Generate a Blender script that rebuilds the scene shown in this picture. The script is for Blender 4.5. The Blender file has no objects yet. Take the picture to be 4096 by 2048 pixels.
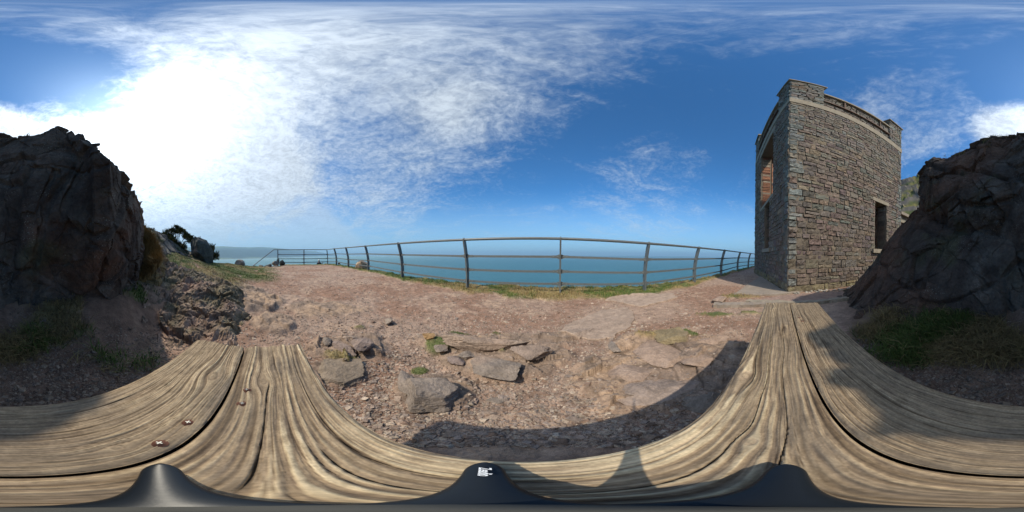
import bpy, math, random
import numpy as np
from mathutils import Matrix, Vector
random.seed(7); rng = np.random.default_rng(7)
SC = bpy.context.scene
COL = SC.collection
PI = math.pi
# ------------------------------------------------------------------ camera
TA, TB = math.radians(.6), math.radians(-.15)          # slight tilt of the tripod
Uc = np.array([-TB, 1, TA]); Uc /= np.linalg.norm(Uc)
Fc = np.array([0, 0, -1.]); Fc = Fc - Uc*Fc.dot(Uc); Fc /= np.linalg.norm(Fc)
Rc = np.cross(Fc, Uc)
RM = np.array([Rc, Fc, Uc])                             # camera -> world
cam_d = bpy.data.cameras.new('camera'); cam = bpy.data.objects.new('camera', cam_d); COL.objects.link(cam)
cam_d.type = 'PANO'
try: cam_d.panorama_type = 'EQUIRECTANGULAR'
except Exception: cam_d.cycles.panorama_type = 'EQUIRECTANGULAR'
cam_d.clip_start = .01; cam_d.clip_end = 200000
m4 = Matrix([list(RM[0])+[0], list(RM[1])+[0], list(RM[2])+[0], [0, 0, 0, 1]])
cam.matrix_world = m4
SC.camera = cam
def ray(u, v):
    az = (np.asarray(u, float)-2048)/4096*2*PI; el = (1024-np.asarray(v, float))/2048*PI
    d = np.stack([np.sin(az)*np.cos(el), np.sin(el), -np.cos(az)*np.cos(el)], -1)
    return d @ RM.T
def at_r(u, v, r):                                      # point seen at photo pixel, r metres away horizontally
    d = ray(u, v); return d*(np.asarray(r)/np.hypot(d[..., 0], d[..., 1]))[..., None]
def at_z(u, v, z):
    d = ray(u, v); return d*(z/d[..., 2])[..., None]
# ------------------------------------------------------------------ light
SUN_AZ, SUN_EL = math.radians(-136.4), math.radians(48.0)
sd = Vector((math.sin(SUN_AZ)*math.cos(SUN_EL), math.cos(SUN_AZ)*math.cos(SUN_EL), math.sin(SUN_EL)))
sl = bpy.data.lights.new('sun', 'SUN'); sl.energy = 4.5; sl.angle = math.radians(.9); sl.color = (1, .91, .75)
so = bpy.data.objects.new('sun', sl); COL.objects.link(so)
so.rotation_euler = sd.to_track_quat('Z', 'Y').to_euler(); so.location = sd*50
SC.view_settings.view_transform = 'Standard'; SC.view_settings.look = 'None'
SC.view_settings.gamma = 1; SC.view_settings.exposure = 0.0
SC.cycles.max_bounces = 6; SC.cycles.diffuse_bounces = 3; SC.cycles.volume_bounces = 0
SC.cycles.use_denoising = True
# ------------------------------------------------------------------ node helper
class NT:
    def __init__(s, tree): s.t = tree; s.n = tree.nodes; s.l = tree.links
    def add(s, typ, ins=None, **kw):
        n = s.n.new(typ)
        for k, v in kw.items(): setattr(n, k, v)
        for k, v in (ins or {}).items():
            sock = n.inputs[k]
            if isinstance(v, bpy.types.NodeSocket): s.l.new(v, sock)
            else: sock.default_value = v
        return n
    def math(s, op, a, b=0., c=0., clamp=False):
        return s.add('ShaderNodeMath', {0: a, 1: b, 2: c}, operation=op, use_clamp=clamp).outputs[0]
    def vm(s, op, a, b=(0, 0, 0), out=0):
        n = s.add('ShaderNodeVectorMath', {0: a, 1: b}, operation=op); return n.outputs[out]
    def noise(s, vec, scale, det=4, rough=.55, dist=0., out=0):
        return s.add('ShaderNodeTexNoise', {'Vector': vec, 'Scale': scale, 'Detail': det, 'Roughness': rough, 'Distortion': dist}).outputs[out]
    def ramp(s, f, a, b, lo=0., hi=1.):
        return s.add('ShaderNodeMapRange', {0: f, 1: a, 2: b, 3: lo, 4: hi}, interpolation_type='SMOOTHSTEP').outputs[0]
    def mix(s, f, a, b, blend='MIX'):
        n = s.add('ShaderNodeMix', data_type='RGBA', blend_type=blend)
        for i, v in ((0, f), (6, a), (7, b)):
            if isinstance(v, bpy.types.NodeSocket): s.l.new(v, n.inputs[i])
            else: n.inputs[i].default_value = v if i == 0 else (*v[:3], 1)
        return n.outputs[2]
# ------------------------------------------------------------------ sky
W = bpy.data.worlds.new('World'); SC.world = W; W.use_nodes = True
nt = NT(W.node_tree)
for n in list(nt.n): nt.n.remove(n)
sky = nt.add('ShaderNodeTexSky', sky_type='NISHITA', sun_disc=False, sun_elevation=SUN_EL, sun_rotation=SUN_AZ % (2*PI),
             altitude=100, air_density=1.0, dust_density=.35, ozone_density=3.0)
gen = nt.add('ShaderNodeTexCoord').outputs['Generated']
sep = nt.add('ShaderNodeSeparateXYZ', {0: gen})
zz = nt.math('MAXIMUM', sep.outputs[2], 0.0)
den = nt.math('ADD', zz, .16)
pl = nt.add('ShaderNodeCombineXYZ', {0: nt.math('DIVIDE', sep.outputs[0], den), 1: nt.math('DIVIDE', sep.outputs[1], den), 2: 0.}).outputs[0]
sdot = nt.vm('DOT_PRODUCT', gen, tuple(sd), out=1)
def dirv(az, el):
    a, e = math.radians(az), math.radians(el); return (math.sin(a)*math.cos(e), math.cos(a)*math.cos(e), math.sin(e))
# coverage: large mass on the sun side, thinning towards the east
dp = lambda az, el: nt.vm('DOT_PRODUCT', gen, dirv(az, el), out=1)
terms = [nt.ramp(dp(-125, 40), .55, .98, 0, .27), nt.ramp(dp(-62, 48), .62, .97, 0, .13), nt.ramp(dp(-10, 64), .86, .99, 0, .12),
         nt.ramp(dp(-100, 12), .75, .98, 0, .16), nt.ramp(dp(-45, 4), .90, 1., 0, .05), nt.ramp(dp(176, 45), .975, .999, 0, .26), nt.ramp(dp(-170, 38), .93, .99, 0, .16),
         nt.ramp(dp(138, 52), .93, 1., 0, .075), nt.ramp(dp(48, 20), .88, 1., 0, .11), nt.ramp(dp(-162, 60), .93, .998, 0, -.26), nt.ramp(dp(60, 50), .60, .95, 0, -.06),
         nt.ramp(dp(-45, 22), .93, 1., 0, .05), nt.ramp(dp(0, 90), .93, 1., 0, .05), nt.ramp(dp(-160, 76), .95, .995, 0, -.08)]
cov = terms[0]
for t_ in terms[1:]: cov = nt.math('ADD', cov, t_)
warp = nt.vm('MULTIPLY', nt.noise(pl, 1.1, 3, .5, out=1), (.9, .9, 0))
pw = nt.vm('ADD', pl, warp)
rot = nt.add('ShaderNodeMapping', {0: pw, 2: (0, 0, math.radians(28)), 3: (1.0, 2.1, 1)}).outputs[0]
nA = nt.noise(rot, 1.15, 9, .60, .25)
nB = nt.noise(pw, 5.5, 9, .76, .6)
nC = nt.noise(pl, 24., 5, .65, .5)
dens = nt.math('ADD', nt.math('ADD', nt.math('MULTIPLY', nA, .50), nt.math('MULTIPLY', nB, .28)), nt.math('MULTIPLY', nC, .22))
mask = nt.ramp(nt.math('ADD', dens, cov), .475, .86)
# a smooth high veil low in the south-west sky, ending in an arc
vp = nt.math('ADD', dp(-112, -32), nt.math('MULTIPLY', nt.math('SUBTRACT', nA, .5), .10))
veil = nt.math('MULTIPLY', nt.ramp(vp, .33, .44), .70)
mask = nt.math('MAXIMUM', mask, veil)
glow = nt.math('POWER', nt.math('MAXIMUM', sdot, 0.), 6.)
glow2 = nt.math('POWER', nt.math('MAXIMUM', sdot, 0.), 30.)
cb = nt.math('ADD', nt.math('ADD', 8.0, nt.math('MULTIPLY', glow, 10.)), nt.math('MULTIPLY', glow2, 16.))
cb = nt.math('MULTIPLY', cb, nt.ramp(nt.math('ADD', nt.math('MULTIPLY', nB, .6), nt.math('MULTIPLY', nC, .4)), .33, .62, .74, 1.12))
ccol = nt.vm('SCALE', (.84, .94, 1.04)); nt.l.new(cb, ccol.node.inputs[3])
deep = nt.mix(1., sky.outputs[0], (.42, 1.12, 1.62), 'MULTIPLY')
skyc = nt.mix(nt.math('MULTIPLY', mask, .90), deep, ccol)
hz = nt.ramp(zz, 0., .40, .70, 0)
skyc = nt.mix(hz, skyc, (3.9, 6.1, 8.4))
aur = nt.vm('SCALE', (1, .98, .93)); nt.l.new(nt.math('ADD', nt.math('MULTIPLY', glow, 1.0), nt.math('MULTIPLY', glow2, 5.)), aur.node.inputs[3])
skyc = nt.vm('ADD', skyc, aur)
bg = nt.add('ShaderNodeBackground', {0: skyc, 1: .1})
wo = nt.add('ShaderNodeOutputWorld', {0: bg.outputs[0]})
# ------------------------------------------------------------------ numpy noise
def _h(ix, iy, iz, s=0):
    with np.errstate(over='ignore'):
        h = (ix.astype(np.int64)*73856093) ^ (iy.astype(np.int64)*19349663) ^ (iz.astype(np.int64)*83492791) ^ (s*2654435761)
        h = (h ^ (h >> 13))*1274126177 & 0x7fffffff
        h = (h ^ (h >> 15))*40503 & 0x7fffffff
    return (h & 0xffffff)/float(0xffffff)
def vn(p, s=0):
    i = np.floor(p).astype(np.int64); f = p-i; f = f*f*(3-2*f); r = 0
    for dx in (0, 1):
        for dy in (0, 1):
            for dz in (0, 1):
                w = (f[..., 0] if dx else 1-f[..., 0])*(f[..., 1] if dy else 1-f[..., 1])*(f[..., 2] if dz else 1-f[..., 2])
                r = r+w*_h(i[..., 0]+dx, i[..., 1]+dy, i[..., 2]+dz, s)
    return r*2-1
def fbm(p, o=4, s=0, g=.5):
    r = 0; a = 1.; t = 0
    for k in range(o): r = r+a*vn(p*(2.03**k)+k*7.3, s+k); t += a; a *= g
    return r/t
def ridged(p, o=4, s=0):
    r = 0; a = 1.; t = 0
    for k in range(o): r = r+a*(1-np.abs(vn(p*(2.1**k)+k*3.1, s+k))*2); t += a; a *= .55
    return r/t
def cells(p, s=0):
    """nearest jittered cell: distance, second distance, offset to centre, cell id numbers"""
    i = np.floor(p).astype(np.int64)
    b1 = np.full(p.shape[:-1], 9.); b2 = b1.copy(); bc = np.zeros_like(p); bi = np.zeros(p.shape, np.int64)
    for dx in (-1, 0, 1):
        for dy in (-1, 0, 1):
            for dz in (-1, 0, 1):
                c = i+np.array([dx, dy, dz])
                o = np.stack([_h(c[..., 0], c[..., 1], c[..., 2], s+k) for k in (11, 12, 13)], -1)
                q = c+o; d = np.linalg.norm(p-q, axis=-1)
                near = d < b1
                b2 = np.where(near, b1, np.minimum(b2, d))
                bc = np.where(near[..., None], p-q, bc); bi = np.where(near[..., None], c, bi); b1 = np.where(near, d, b1)
    rn = np.stack([_h(bi[..., 0], bi[..., 1], bi[..., 2], s+k)*2-1 for k in (21, 22, 23)], -1)
    return b1, b2, bc, rn
def facet(p, s=0):
    b1, b2, bc, rn = cells(p, s); return (bc*rn).sum(-1)+.35*rn[..., 0]
def sstep(x, a, b):
    t = np.clip((x-a)/(b-a), 0, 1); return t*t*(3-2*t)
def lerp(a, b, t): return a+(b-a)*t
# ------------------------------------------------------------------ mesh helpers
def finish(o, parent=None, label=None, cat=None, group=None, kind=None):
    if parent: o.parent = parent
    if label: o['label'] = label
    if cat: o['category'] = cat
    if group: o['group'] = group
    if kind: o['kind'] = kind
    return o
def mesh(name, V, F, mat, cols=None, smooth=False, **kw):
    me = bpy.data.meshes.new(name)
    V = np.asarray(V, np.float32).reshape(-1, 3)
    if isinstance(F, np.ndarray):
        k = F.shape[1]
        me.vertices.add(len(V)); me.vertices.foreach_set('co', V.ravel())
        me.loops.add(F.size); me.loops.foreach_set('vertex_index', F.ravel().astype(np.int32))
        me.polygons.add(len(F)); me.polygons.foreach_set('loop_start', np.arange(0, F.size, k, dtype=np.int32))
        me.update(calc_edges=True)
    else:
        me.from_pydata([tuple(map(float, v)) for v in V], [], F)
    if cols is not None:
        c = np.ones((len(V), 4), np.float32); c[:, :3] = cols
        at = me.color_attributes.new('Col', 'FLOAT_COLOR', 'POINT'); at.data.foreach_set('color', c.ravel())
    me.polygons.foreach_set('use_smooth', np.full(len(me.polygons), smooth))
    me.materials.append(mat); me.validate(); me.update()
    o = bpy.data.objects.new(name, me); COL.objects.link(o)
    return finish(o, **kw)
def empty(name, loc=(0, 0, 0), **kw):
    o = bpy.data.objects.new(name, None); COL.objects.link(o); o.location = tuple(float(a) for a in loc); o.empty_display_size = .1
    return finish(o, **kw)
def adopt(o, par):                                      # parent keeping world coordinates of the mesh
    o.parent = par; o.matrix_parent_inverse = Matrix.Translation(-par.location); return o
def grid_faces(n, m, wrap=False):
    i = np.arange(n-1)[:, None]; j = np.arange(m if wrap else m-1)[None, :]; j2 = (j+1) % m
    return np.stack([i*m+j, i*m+j2, (i+1)*m+j2, (i+1)*m+j], -1).reshape(-1, 4)
class MB:
    def __init__(s): s.v = []; s.f = []; s.c = []; s.n = 0
    def add(s, V, F, c=None):
        V = np.asarray(V, float); s.v.append(V); s.f += [tuple(int(k)+s.n for k in f) for f in F]
        s.c.append(np.tile(np.asarray(c if c is not None else (1, 1, 1), float), (len(V), 1)) if c is None or np.ndim(c) == 1 else c)
        s.n += len(V); return s
    def box(s, fr, a, b, c=None):                       # fr maps local (s,n,z) arrays to world
        V = np.array([[x, y, z] for z in (a[2], b[2]) for y in (a[1], b[1]) for x in (a[0], b[0])], float)
        return s.add(fr(V), [(0, 2, 3, 1), (4, 5, 7, 6), (0, 1, 5, 4), (2, 6, 7, 3), (0, 4, 6, 2), (1, 3, 7, 5)], c)
    def tube(s, P, r, k=8, c=None):
        P = np.asarray(P, float); n = len(P); r = np.broadcast_to(r, n)
        T = np.gradient(P, axis=0); T /= np.linalg.norm(T, axis=1)[:, None]+1e-9
        ref = np.array([0, 0, 1.]) if abs(T[0][2]) < .9 else np.array([1., 0, 0]); V = []
        for i in range(n):
            a = np.cross(T[i], ref); a /= np.linalg.norm(a)+1e-9; b = np.cross(T[i], a)
            for j in range(k):
                t = 2*PI*j/k; V.append(P[i]+r[i]*(math.cos(t)*a+math.sin(t)*b))
        F = [(i*k+j, i*k+(j+1) % k, (i+1)*k+(j+1) % k, (i+1)*k+j) for i in range(n-1) for j in range(k)]
        F += [tuple(range(k))[::-1], tuple((n-1)*k+j for j in range(k))]
        return s.add(V, F, c)
    def build(s, name, mat, smooth=False, **kw):
        return mesh(name, np.concatenate(s.v), s.f, mat, np.concatenate(s.c), smooth, **kw)
# ------------------------------------------------------------------ materials
def mat_col(name, rough=.9, var=.25, vscale=20., bump=.5, bscale=60., bdist=.01, spec=.3, metal=0., base=None, crack=0., det=8, speck=None):
    m = bpy.data.materials.new(name); m.use_nodes = True; t = NT(m.node_tree)
    bs = t.n['Principled BSDF']; geo = t.add('ShaderNodeNewGeometry').outputs['Position']
    c = t.add('ShaderNodeRGB').outputs[0] if base is not None else t.add('ShaderNodeAttribute', attribute_name='Col').outputs[0]
    if base is not None: c.default_value = (*base, 1)
    n1 = t.noise(geo, vscale, det, .65)
    f = t.ramp(n1, .25, .75, 1-var, 1+var)
    sc = t.vm('SCALE', c); t.l.new(f, sc.node.inputs[3]); c2 = sc
    n2 = t.noise(geo, vscale*5.3, 4, .7)
    sc = t.vm('SCALE', c2); t.l.new(t.ramp(n2, .25, .75, 1-var*.7, 1+var*.7), sc.node.inputs[3]); c2 = sc
    if speck:
        col, thr, scl = speck
        vo = t.add('ShaderNodeTexVoronoi', {'Vector': geo, 'Scale': scl}).outputs['Distance']
        k = t.math('MULTIPLY', t.ramp(vo, .12, .22, 1, 0), t.ramp(t.noise(geo, 3.5, 3), thr, thr+.12))
        c2 = t.mix(k, c2, col)
    t.l.new(c2, bs.inputs['Base Color'])
    bs.inputs['Roughness'].default_value = rough; bs.inputs['Metallic'].default_value = metal
    bs.inputs['Specular IOR Level'].default_value = spec
    if bump:
        h = t.noise(geo, bscale, 8, .65)
        if crack:
            wv = t.vm('ADD', geo, t.vm('SCALE', t.noise(geo, 2.5, 3, out=1)))
            wv.node.inputs[1].links[0].from_node.inputs[3].default_value = .35
            vo = t.add('ShaderNodeTexVoronoi', {'Vector': wv, 'Scale': crack}, feature='DISTANCE_TO_EDGE').outputs['Distance']
            e = t.ramp(vo, 0., .035, -.9, 0)
            vo2 = t.add('ShaderNodeTexVoronoi', {'Vector': wv, 'Scale': crack*2.7}, feature='DISTANCE_TO_EDGE').outputs['Distance']
            h = t.math('ADD', h, t.math('ADD', e, t.ramp(vo2, 0., .04, -.12, 0)))
        b = t.add('ShaderNodeBump', {'Strength': bump, 'Distance': bdist, 'Height': h})
        t.l.new(b.outputs[0], bs.inputs['Normal'])
    return m
M_ground = mat_col('ground_earth', .95, .28, 14, .9, 70, .012)
M_rock = mat_col('weathered_rock', .88, .34, 7, 1., 22, .03, crack=1.1, speck=((.22, .23, .20), .50, 55.))
M_rock2 = mat_col('path_rock', .9, .26, 14, 1., 38, .014)
M_stone = mat_col('wall_stone', .9, .30, 16, 1., 40, .02)
M_mortar = mat_col('mortar', .95, .15, 20, .6, 80, .004, base=(.155, .125, .095))
M_conc = mat_col('concrete', .92, .16, 8, .5, 90, .003, base=(.255, .215, .165))
M_concg = mat_col('grey_concrete', .92, .14, 6, .5, 90, .003, base=(.25, .205, .165))
M_brick = bpy.data.materials.new('brick'); M_brick.use_nodes = True
_t = NT(M_brick.node_tree); _g = _t.add('ShaderNodeAttribute', attribute_name='Col').outputs[0]
_bt = _t.add('ShaderNodeTexBrick', {'Vector': _g, 'Color1': (.38, .14, .07, 1), 'Color2': (.25, .10, .06, 1), 'Mortar': (.33, .28, .22, 1),
             'Scale': 1., 'Brick Width': .23, 'Row Height': .078, 'Mortar Size': .009, 'Bias': -.1})
_c = _t.mix(_t.ramp(_t.noise(_g, 4, 6, .7), .52, .62), _bt.outputs[0], (.32, .27, .22))
_t.l.new(_c, _t.n['Principled BSDF'].inputs['Base Color']); _t.n['Principled BSDF'].inputs['Roughness'].default_value = .9
M_metal = mat_col('galvanised_steel', .45, .18, 30, .15, 200, .001, spec=.5, metal=.15, base=(.125, .138, .142))
M_bolt = mat_col('bolt_steel', .35, .1, 30, 0, metal=.6, base=(.30, .29, .26))
M_rust = mat_col('rust', .8, .3, 60, .3, 200, .001, base=(.11, .045, .028))
M_wood = mat_col('weathered_wood', .85, .14, 60, .35, 500, .0006, spec=.2)
M_grass = mat_col('grass_blades', .8, .1, 4, 0)
M_black = mat_col('black_plastic', .36, .05, 10, .1, 300, .0005, spec=.22, base=(.012, .016, .022))
M_white = mat_col('white_print', .6, .02, 10, 0, base=(.8, .8, .8))
M_dark = mat_col('timber_dark', .85, .2, 10, .3, 60, .003, base=(.10, .06, .045))
# ------------------------------------------------------------------ terrain
RR = np.array([0, .6, 1, 1.5, 2, 3, 4, 6, 9, 12, 16])
TAB = {
 -180: [-.73, -.73, -.60, -.30, -.1, .1, .2, .3, .3, .3, .3],
 -150: [-.73, -.73, -.60, -.30, -.1, .1, .3, .5, .5, .5, .5],
 -138: [-.73, -.73, -.66, -.45, -.25, .1, .4, .6, .6, .5, .5],
 -128: [-.73, -.73, -.72, -.67, -.52, -.16, .25, .55, .5, .4, .2],
 -120: [-.73, -.73, -.73, -.73, -.65, -.36, -.03, .30, .3, .0, -.5],
 -113: [-.73, -.73, -.73, -.73, -.68, -.42, -.18, .0, -.1, -1., -3],
 -106: [-.73, -.73, -.73, -.72, -.66, -.46, -.33, -.25, -.5, -2., -5],
 -100: [-.73, -.73, -.73, -.73, -.70, -.57, -.44, -.37, -.44, -2., -5],
 -90:  [-.73, -.73, -.73, -.73, -.73, -.69, -.64, -.60, -.64, -1.6, -4],
 -80:  [-.73, -.73, -.73, -.73, -.73, -.72, -.69, -.66, -.65, -.70, -2.3],
 -60:  [-.73, -.73, -.73, -.73, -.73, -.73, -.71, -.68, -.65, -.70, -2.3],
 -20:  [-.73]*7+[-.73]*4,
 30:   [-.73, -.73, -.73, -.73, -.74, -.77, -.78, -.78, -.8, -.8, -.8],
 70:   [-.73, -.73, -.73, -.74, -.76, -.78, -.80, -.81, -.8, -.8, -.8],
 100:  [-.73, -.73, -.73, -.74, -.76, -.78, -.80, -.81, -.8, -.8, -.8],
 122:  [-.73, -.73, -.72, -.70, -.70, -.74, -.78, -.78, -.7, .5, 2],
 135:  [-.73, -.73, -.68, -.60, -.50, -.40, -.30, -.2, .2, 1.5, 3],
 150:  [-.73, -.73, -.63, -.42, -.2, .1, .2, .3, 1., 2, 4],
 180:  [-.73, -.73, -.60, -.30, -.1, .1, .2, .3, .3, .3, .3]}
AZN = np.array(sorted(TAB)); ZT = np.array([TAB[a] for a in AZN])
# fence posts: photo pixel of foot and top, horizontal distance
POSTS = [(1112, 1061, 998, 10.9), (1216, 1061, 998, 10.9), (1311, 1058, 998, 11.3), (1346, 1059, 994, 9.9), (1394, 1071, 990, 8.3), (1474, 1082, 983, 6.75),
         (1610, 1115, 972, 4.75), (1870, 1159, 957, 3.36), (2240, 1174, 953, 3.05), (2578, 1168, 972, 3.42), (2777, 1131, 989, 4.65),
         (2884, 1103, 1000, 6.5), (2950, 1079, 1008, 8.6), (2993, 1071, 1013, 10.6), (3020, 1066, 1016, 12.7)]
FP = np.array([at_r(u, vb, r) for u, vb, vt, r in POSTS]); FT = np.array([at_r(u, vt, r-.10) for u, vb, vt, r in POSTS])
_fa = np.degrees(np.arctan2(FP[2:, 0], FP[2:, 1])); _fr = np.hypot(FP[2:, 0], FP[2:, 1])
_fz = FP[2:, 2]
EDGE_A = np.concatenate([[-181, -112, -104, -98, -90, -82, -73], _fa[0:], [100, 181]])
EDGE_R = np.concatenate([[60, 60, 9.5, 9.0, 9.8, 11.6, 11.6], _fr+np.linspace(.45, .38, len(_fr)), [40, 60]])
def tri(xq, xa, ya): return np.interp(xq, xa, ya)
def base_h(x, y):
    az = np.degrees(np.arctan2(x, y)); r = np.hypot(x, y)
    j = np.clip(np.searchsorted(AZN, az)-1, 0, len(AZN)-2); t = (az-AZN[j])/(AZN[j+1]-AZN[j]); t = t*t*(3-2*t)*.5+t*.5
    k = np.clip(np.searchsorted(RR, r)-1, 0, len(RR)-2); s = np.clip((r-RR[k])/(RR[k+1]-RR[k]), 0, 1)
    return lerp(lerp(ZT[j, k], ZT[j+1, k], t), lerp(ZT[j, k+1], ZT[j+1, k+1], t), s)
def edge_d(x, y):                                       # metres past the land's edge, negative inland
    az = np.degrees(np.arctan2(x, y)); r = np.hypot(x, y)
    p = np.stack([x, y, 0*x], -1)
    return r-tri(az, EDGE_A, EDGE_R)-.12*fbm(p*1.7, 3, 5)-.25*sstep(r, 6, 9)*fbm(p*.6, 2, 9)
def masks(x, y):
    az = np.degrees(np.arctan2(x, y)); r = np.hypot(x, y); p = np.stack([x, y, 0*x], -1)
    e = edge_d(x, y); n = fbm(p*2.2, 4, 31); n2 = fbm(p*7, 3, 37); n4 = fbm(p*21, 3, 39)
    verge = sstep(e+.22*n+.10*n2, -.95, -.72)*((az > -66) & (az < 99))*(1-.0*e)
    verge = np.maximum(verge, sstep(e+.3*n, -1.0, -.6)*((az <= -66) & (az > -86)))
    bank = sstep(az+4*n, -80, -90)*sstep(az, -128, -118)*sstep(r+.8*n-.5*np.clip((az+100)/10, -1, 2), 2.9, 3.6)*sstep(r, 14, 12)
    bank = bank*sstep(n+.6*n2+.35, -.35, -.05)
    rear = np.maximum(sstep(az, 118, 128), sstep(az, -122, -134))*sstep(r+.15*n, .82, 1.0)*sstep(n+.5*n2, -.18, .22)
    g = np.maximum(np.maximum(verge, bank), rear)
    for (u, v, rad, ax) in GPATCH:
        c = at_z(u, v, -.74); ta = math.atan2(c[0], c[1]); er = (x-c[0])*math.sin(ta)+(y-c[1])*math.cos(ta); et = (x-c[0])*math.cos(ta)-(y-c[1])*math.sin(ta)
        d = np.hypot(er/ax, et)/rad; g = np.maximum(g, .9*sstep(d+.5*n+.5*n2+.4*n4, .95, .45))
    dry = sstep(fbm(p*1.3+9, 4, 41)+.5*fbm(p*5, 2, 43), -.2, .35)
    return g, dry, e
GPATCH = [(2960, 1178, .45, .5), (2870, 1256, .34, .30), (3010, 1250, .22, .3), (2740, 1340, .22, .4), (1760, 1400, .13, .8), (1840, 1345, .14, .4),
          (1990, 1346, .09, .5), (1680, 1490, .06, .7), (1370, 1440, .12, .7), (1440, 1320, .10, .5), (2590, 1370, .08, .6), (2010, 1430, .05, .8), (3400, 1170, .4, .5)]
BED = [(1980, 1395, .62, .20, .055), (2050, 1480, .30, .16, .05), (1900, 1450, .22, .18, .04), (2170, 1440, .22, .16, .05), (1740, 1570, .20, .16, .03),
       (2640, 1420, .42, .30, .07), (2560, 1510, .42, .26, .05), (2800, 1400, .36, .22, .04), (2760, 1500, .34, .24, .05), (1400, 1400, .34, .26, .05), (1350, 1500, .22, .18, .04), (1290, 1240, .5, .4, .02), (1085, 1290, .22, .35, .05), (1040, 1215, .35, .6, .07), (960, 1180, .4, .5, .05)]
def bedrock(x, y):
    p = np.stack([x, y, 0*x], -1); m = 0*x; hh = 0*x; n = .45*fbm(p*3.1, 4, 301)
    for u, v, a, b, h in BED:
        c = at_z(u, v, -.74); ta = math.atan2(c[0], c[1]); er = (x-c[0])*math.sin(ta)+(y-c[1])*math.cos(ta); et = (x-c[0])*math.cos(ta)-(y-c[1])*math.sin(ta)
        k = sstep(np.hypot(et/a, er/b)*1.0+n, 1.1, .75); m = np.maximum(m, k); hh = np.maximum(hh, k*h)
    return m, hh
def height(x, y, fine=True):
    r = np.hypot(x, y); p = np.stack([x, y, 0*x], -1); az = np.degrees(np.arctan2(x, y))
    h = base_h(x, y); g, dry, e = masks(x, y)
    h = h+.018*fbm(p*1.1, 3, 2)*sstep(r, .5, 3)+g*.03*(1+fbm(p*6, 3, 8))*sstep(r, .6, 1.2)
    rough = sstep(az, 40, -60)*sstep(az, -135, -90)
    if fine:
        h = h+(.006+.012*rough)*fbm(p*9, 4, 3)+.003*fbm(p*45, 2, 4)+.010*rough*np.maximum(0, facet(p*7, 6))
    bm_, bh_ = bedrock(x, y)
    q2 = p*np.array([3.2, 5.5, 1])+.3*fbm(p*3, 2, 303)[..., None]; h = h+bh_*(.75+.62*facet(q2, 305)+.22*facet(q2*2.6, 306))+bm_*.006*fbm(p*22, 3, 307)
    lip = sstep(e, -.55, -.05)*((az > -66) & (az < 92))
    h = h+lip*(.05*fbm(p*3.3, 3, 12)+.02)
    out = np.maximum(e, 0)
    led = sstep(az, -84, -78)*sstep(az, -58, -64)       # a lower ledge beyond the far end of the path
    drop = out*1.6+.25*sstep(out, 0, .15)+out*.5*fbm(p*.7, 3, 15)
    dl = 1.6*sstep(out, 0, 1.5)+np.maximum(out-9, 0)*1.5
    h = h-lerp(drop, dl, led)
    return np.maximum(h, -101.5)
def terrain():
    azs = np.linspace(-PI, PI, 1201)[:-1]
    r = [.003, .03, .06, .09, .12]
    while r[-1] < 13: r.append(r[-1]*1.0105+.0004)
    while r[-1] < 150: r.append(r[-1]*1.06)
    r = np.array(r); A, R = np.meshgrid(azs, r); x = R*np.sin(A); y = R*np.cos(A)
    z = height(x, y); g, dry, e = masks(x, y); p = np.stack([x, y, z], -1); az = np.degrees(A)
    n = fbm(p*3, 4, 51)[..., None]; n2 = fbm(p*14, 3, 52)[..., None]; n3 = fbm(p*.8, 3, 53)[..., None]
    red = np.array([.218, .136, .096]); grey = np.array([.268, .198, .155]); tan = np.array([.32, .235, .172])
    c = lerp(red, grey, sstep(n3+.5*n+.25*n2, -.35, .35)); c = lerp(c, tan, .75*sstep(n+.6*n2, .15, .6))
    # pale trodden rock between the fence and the middle of the path
    wp = at_z(2560, 1240, -.76); wd = np.hypot((x-wp[0])/.9, (y-wp[1])/.6)[..., None]
    c = lerp(c, np.array([.31, .232, .18]), .75*sstep(wd+.5*n, 1.15, .6))
    bm_, bh_ = bedrock(x, y); bc = lerp(np.array([.20, .155, .122]), np.array([.29, .212, .15]), sstep(n+.4*n2, -.3, .3)); b1, b2, _, _ = cells(np.stack([x, y, 0*x], -1)*4.5+.5*n, 311)
    bc = bc*(1-.45*sstep(b2-b1, .07, .0)[..., None]); c = lerp(c, bc, .9*bm_[..., None])
    c = c*(1+.18*n2)*np.array([1.12, 1.06, 1.02])
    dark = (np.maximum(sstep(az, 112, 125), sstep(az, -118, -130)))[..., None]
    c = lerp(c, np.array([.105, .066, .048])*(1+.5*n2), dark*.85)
    gc = lerp(np.array([.090, .115, .035]), np.array([.27, .20, .095]), (dry*.85)[..., None]); gc = lerp(gc, np.array([.16, .095, .06]), .5*sstep(n2, .1, .5))
    c = lerp(c, gc*(1+.3*n2), g[..., None])
    cl = np.array([.105, .070, .052])*(1+.5*n2); c = lerp(c, cl, sstep(e, .0, .25)[..., None])
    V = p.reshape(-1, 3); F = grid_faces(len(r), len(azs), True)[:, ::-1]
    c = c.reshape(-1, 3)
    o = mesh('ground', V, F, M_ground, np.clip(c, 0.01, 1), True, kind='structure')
    return o
terrain()
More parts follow.
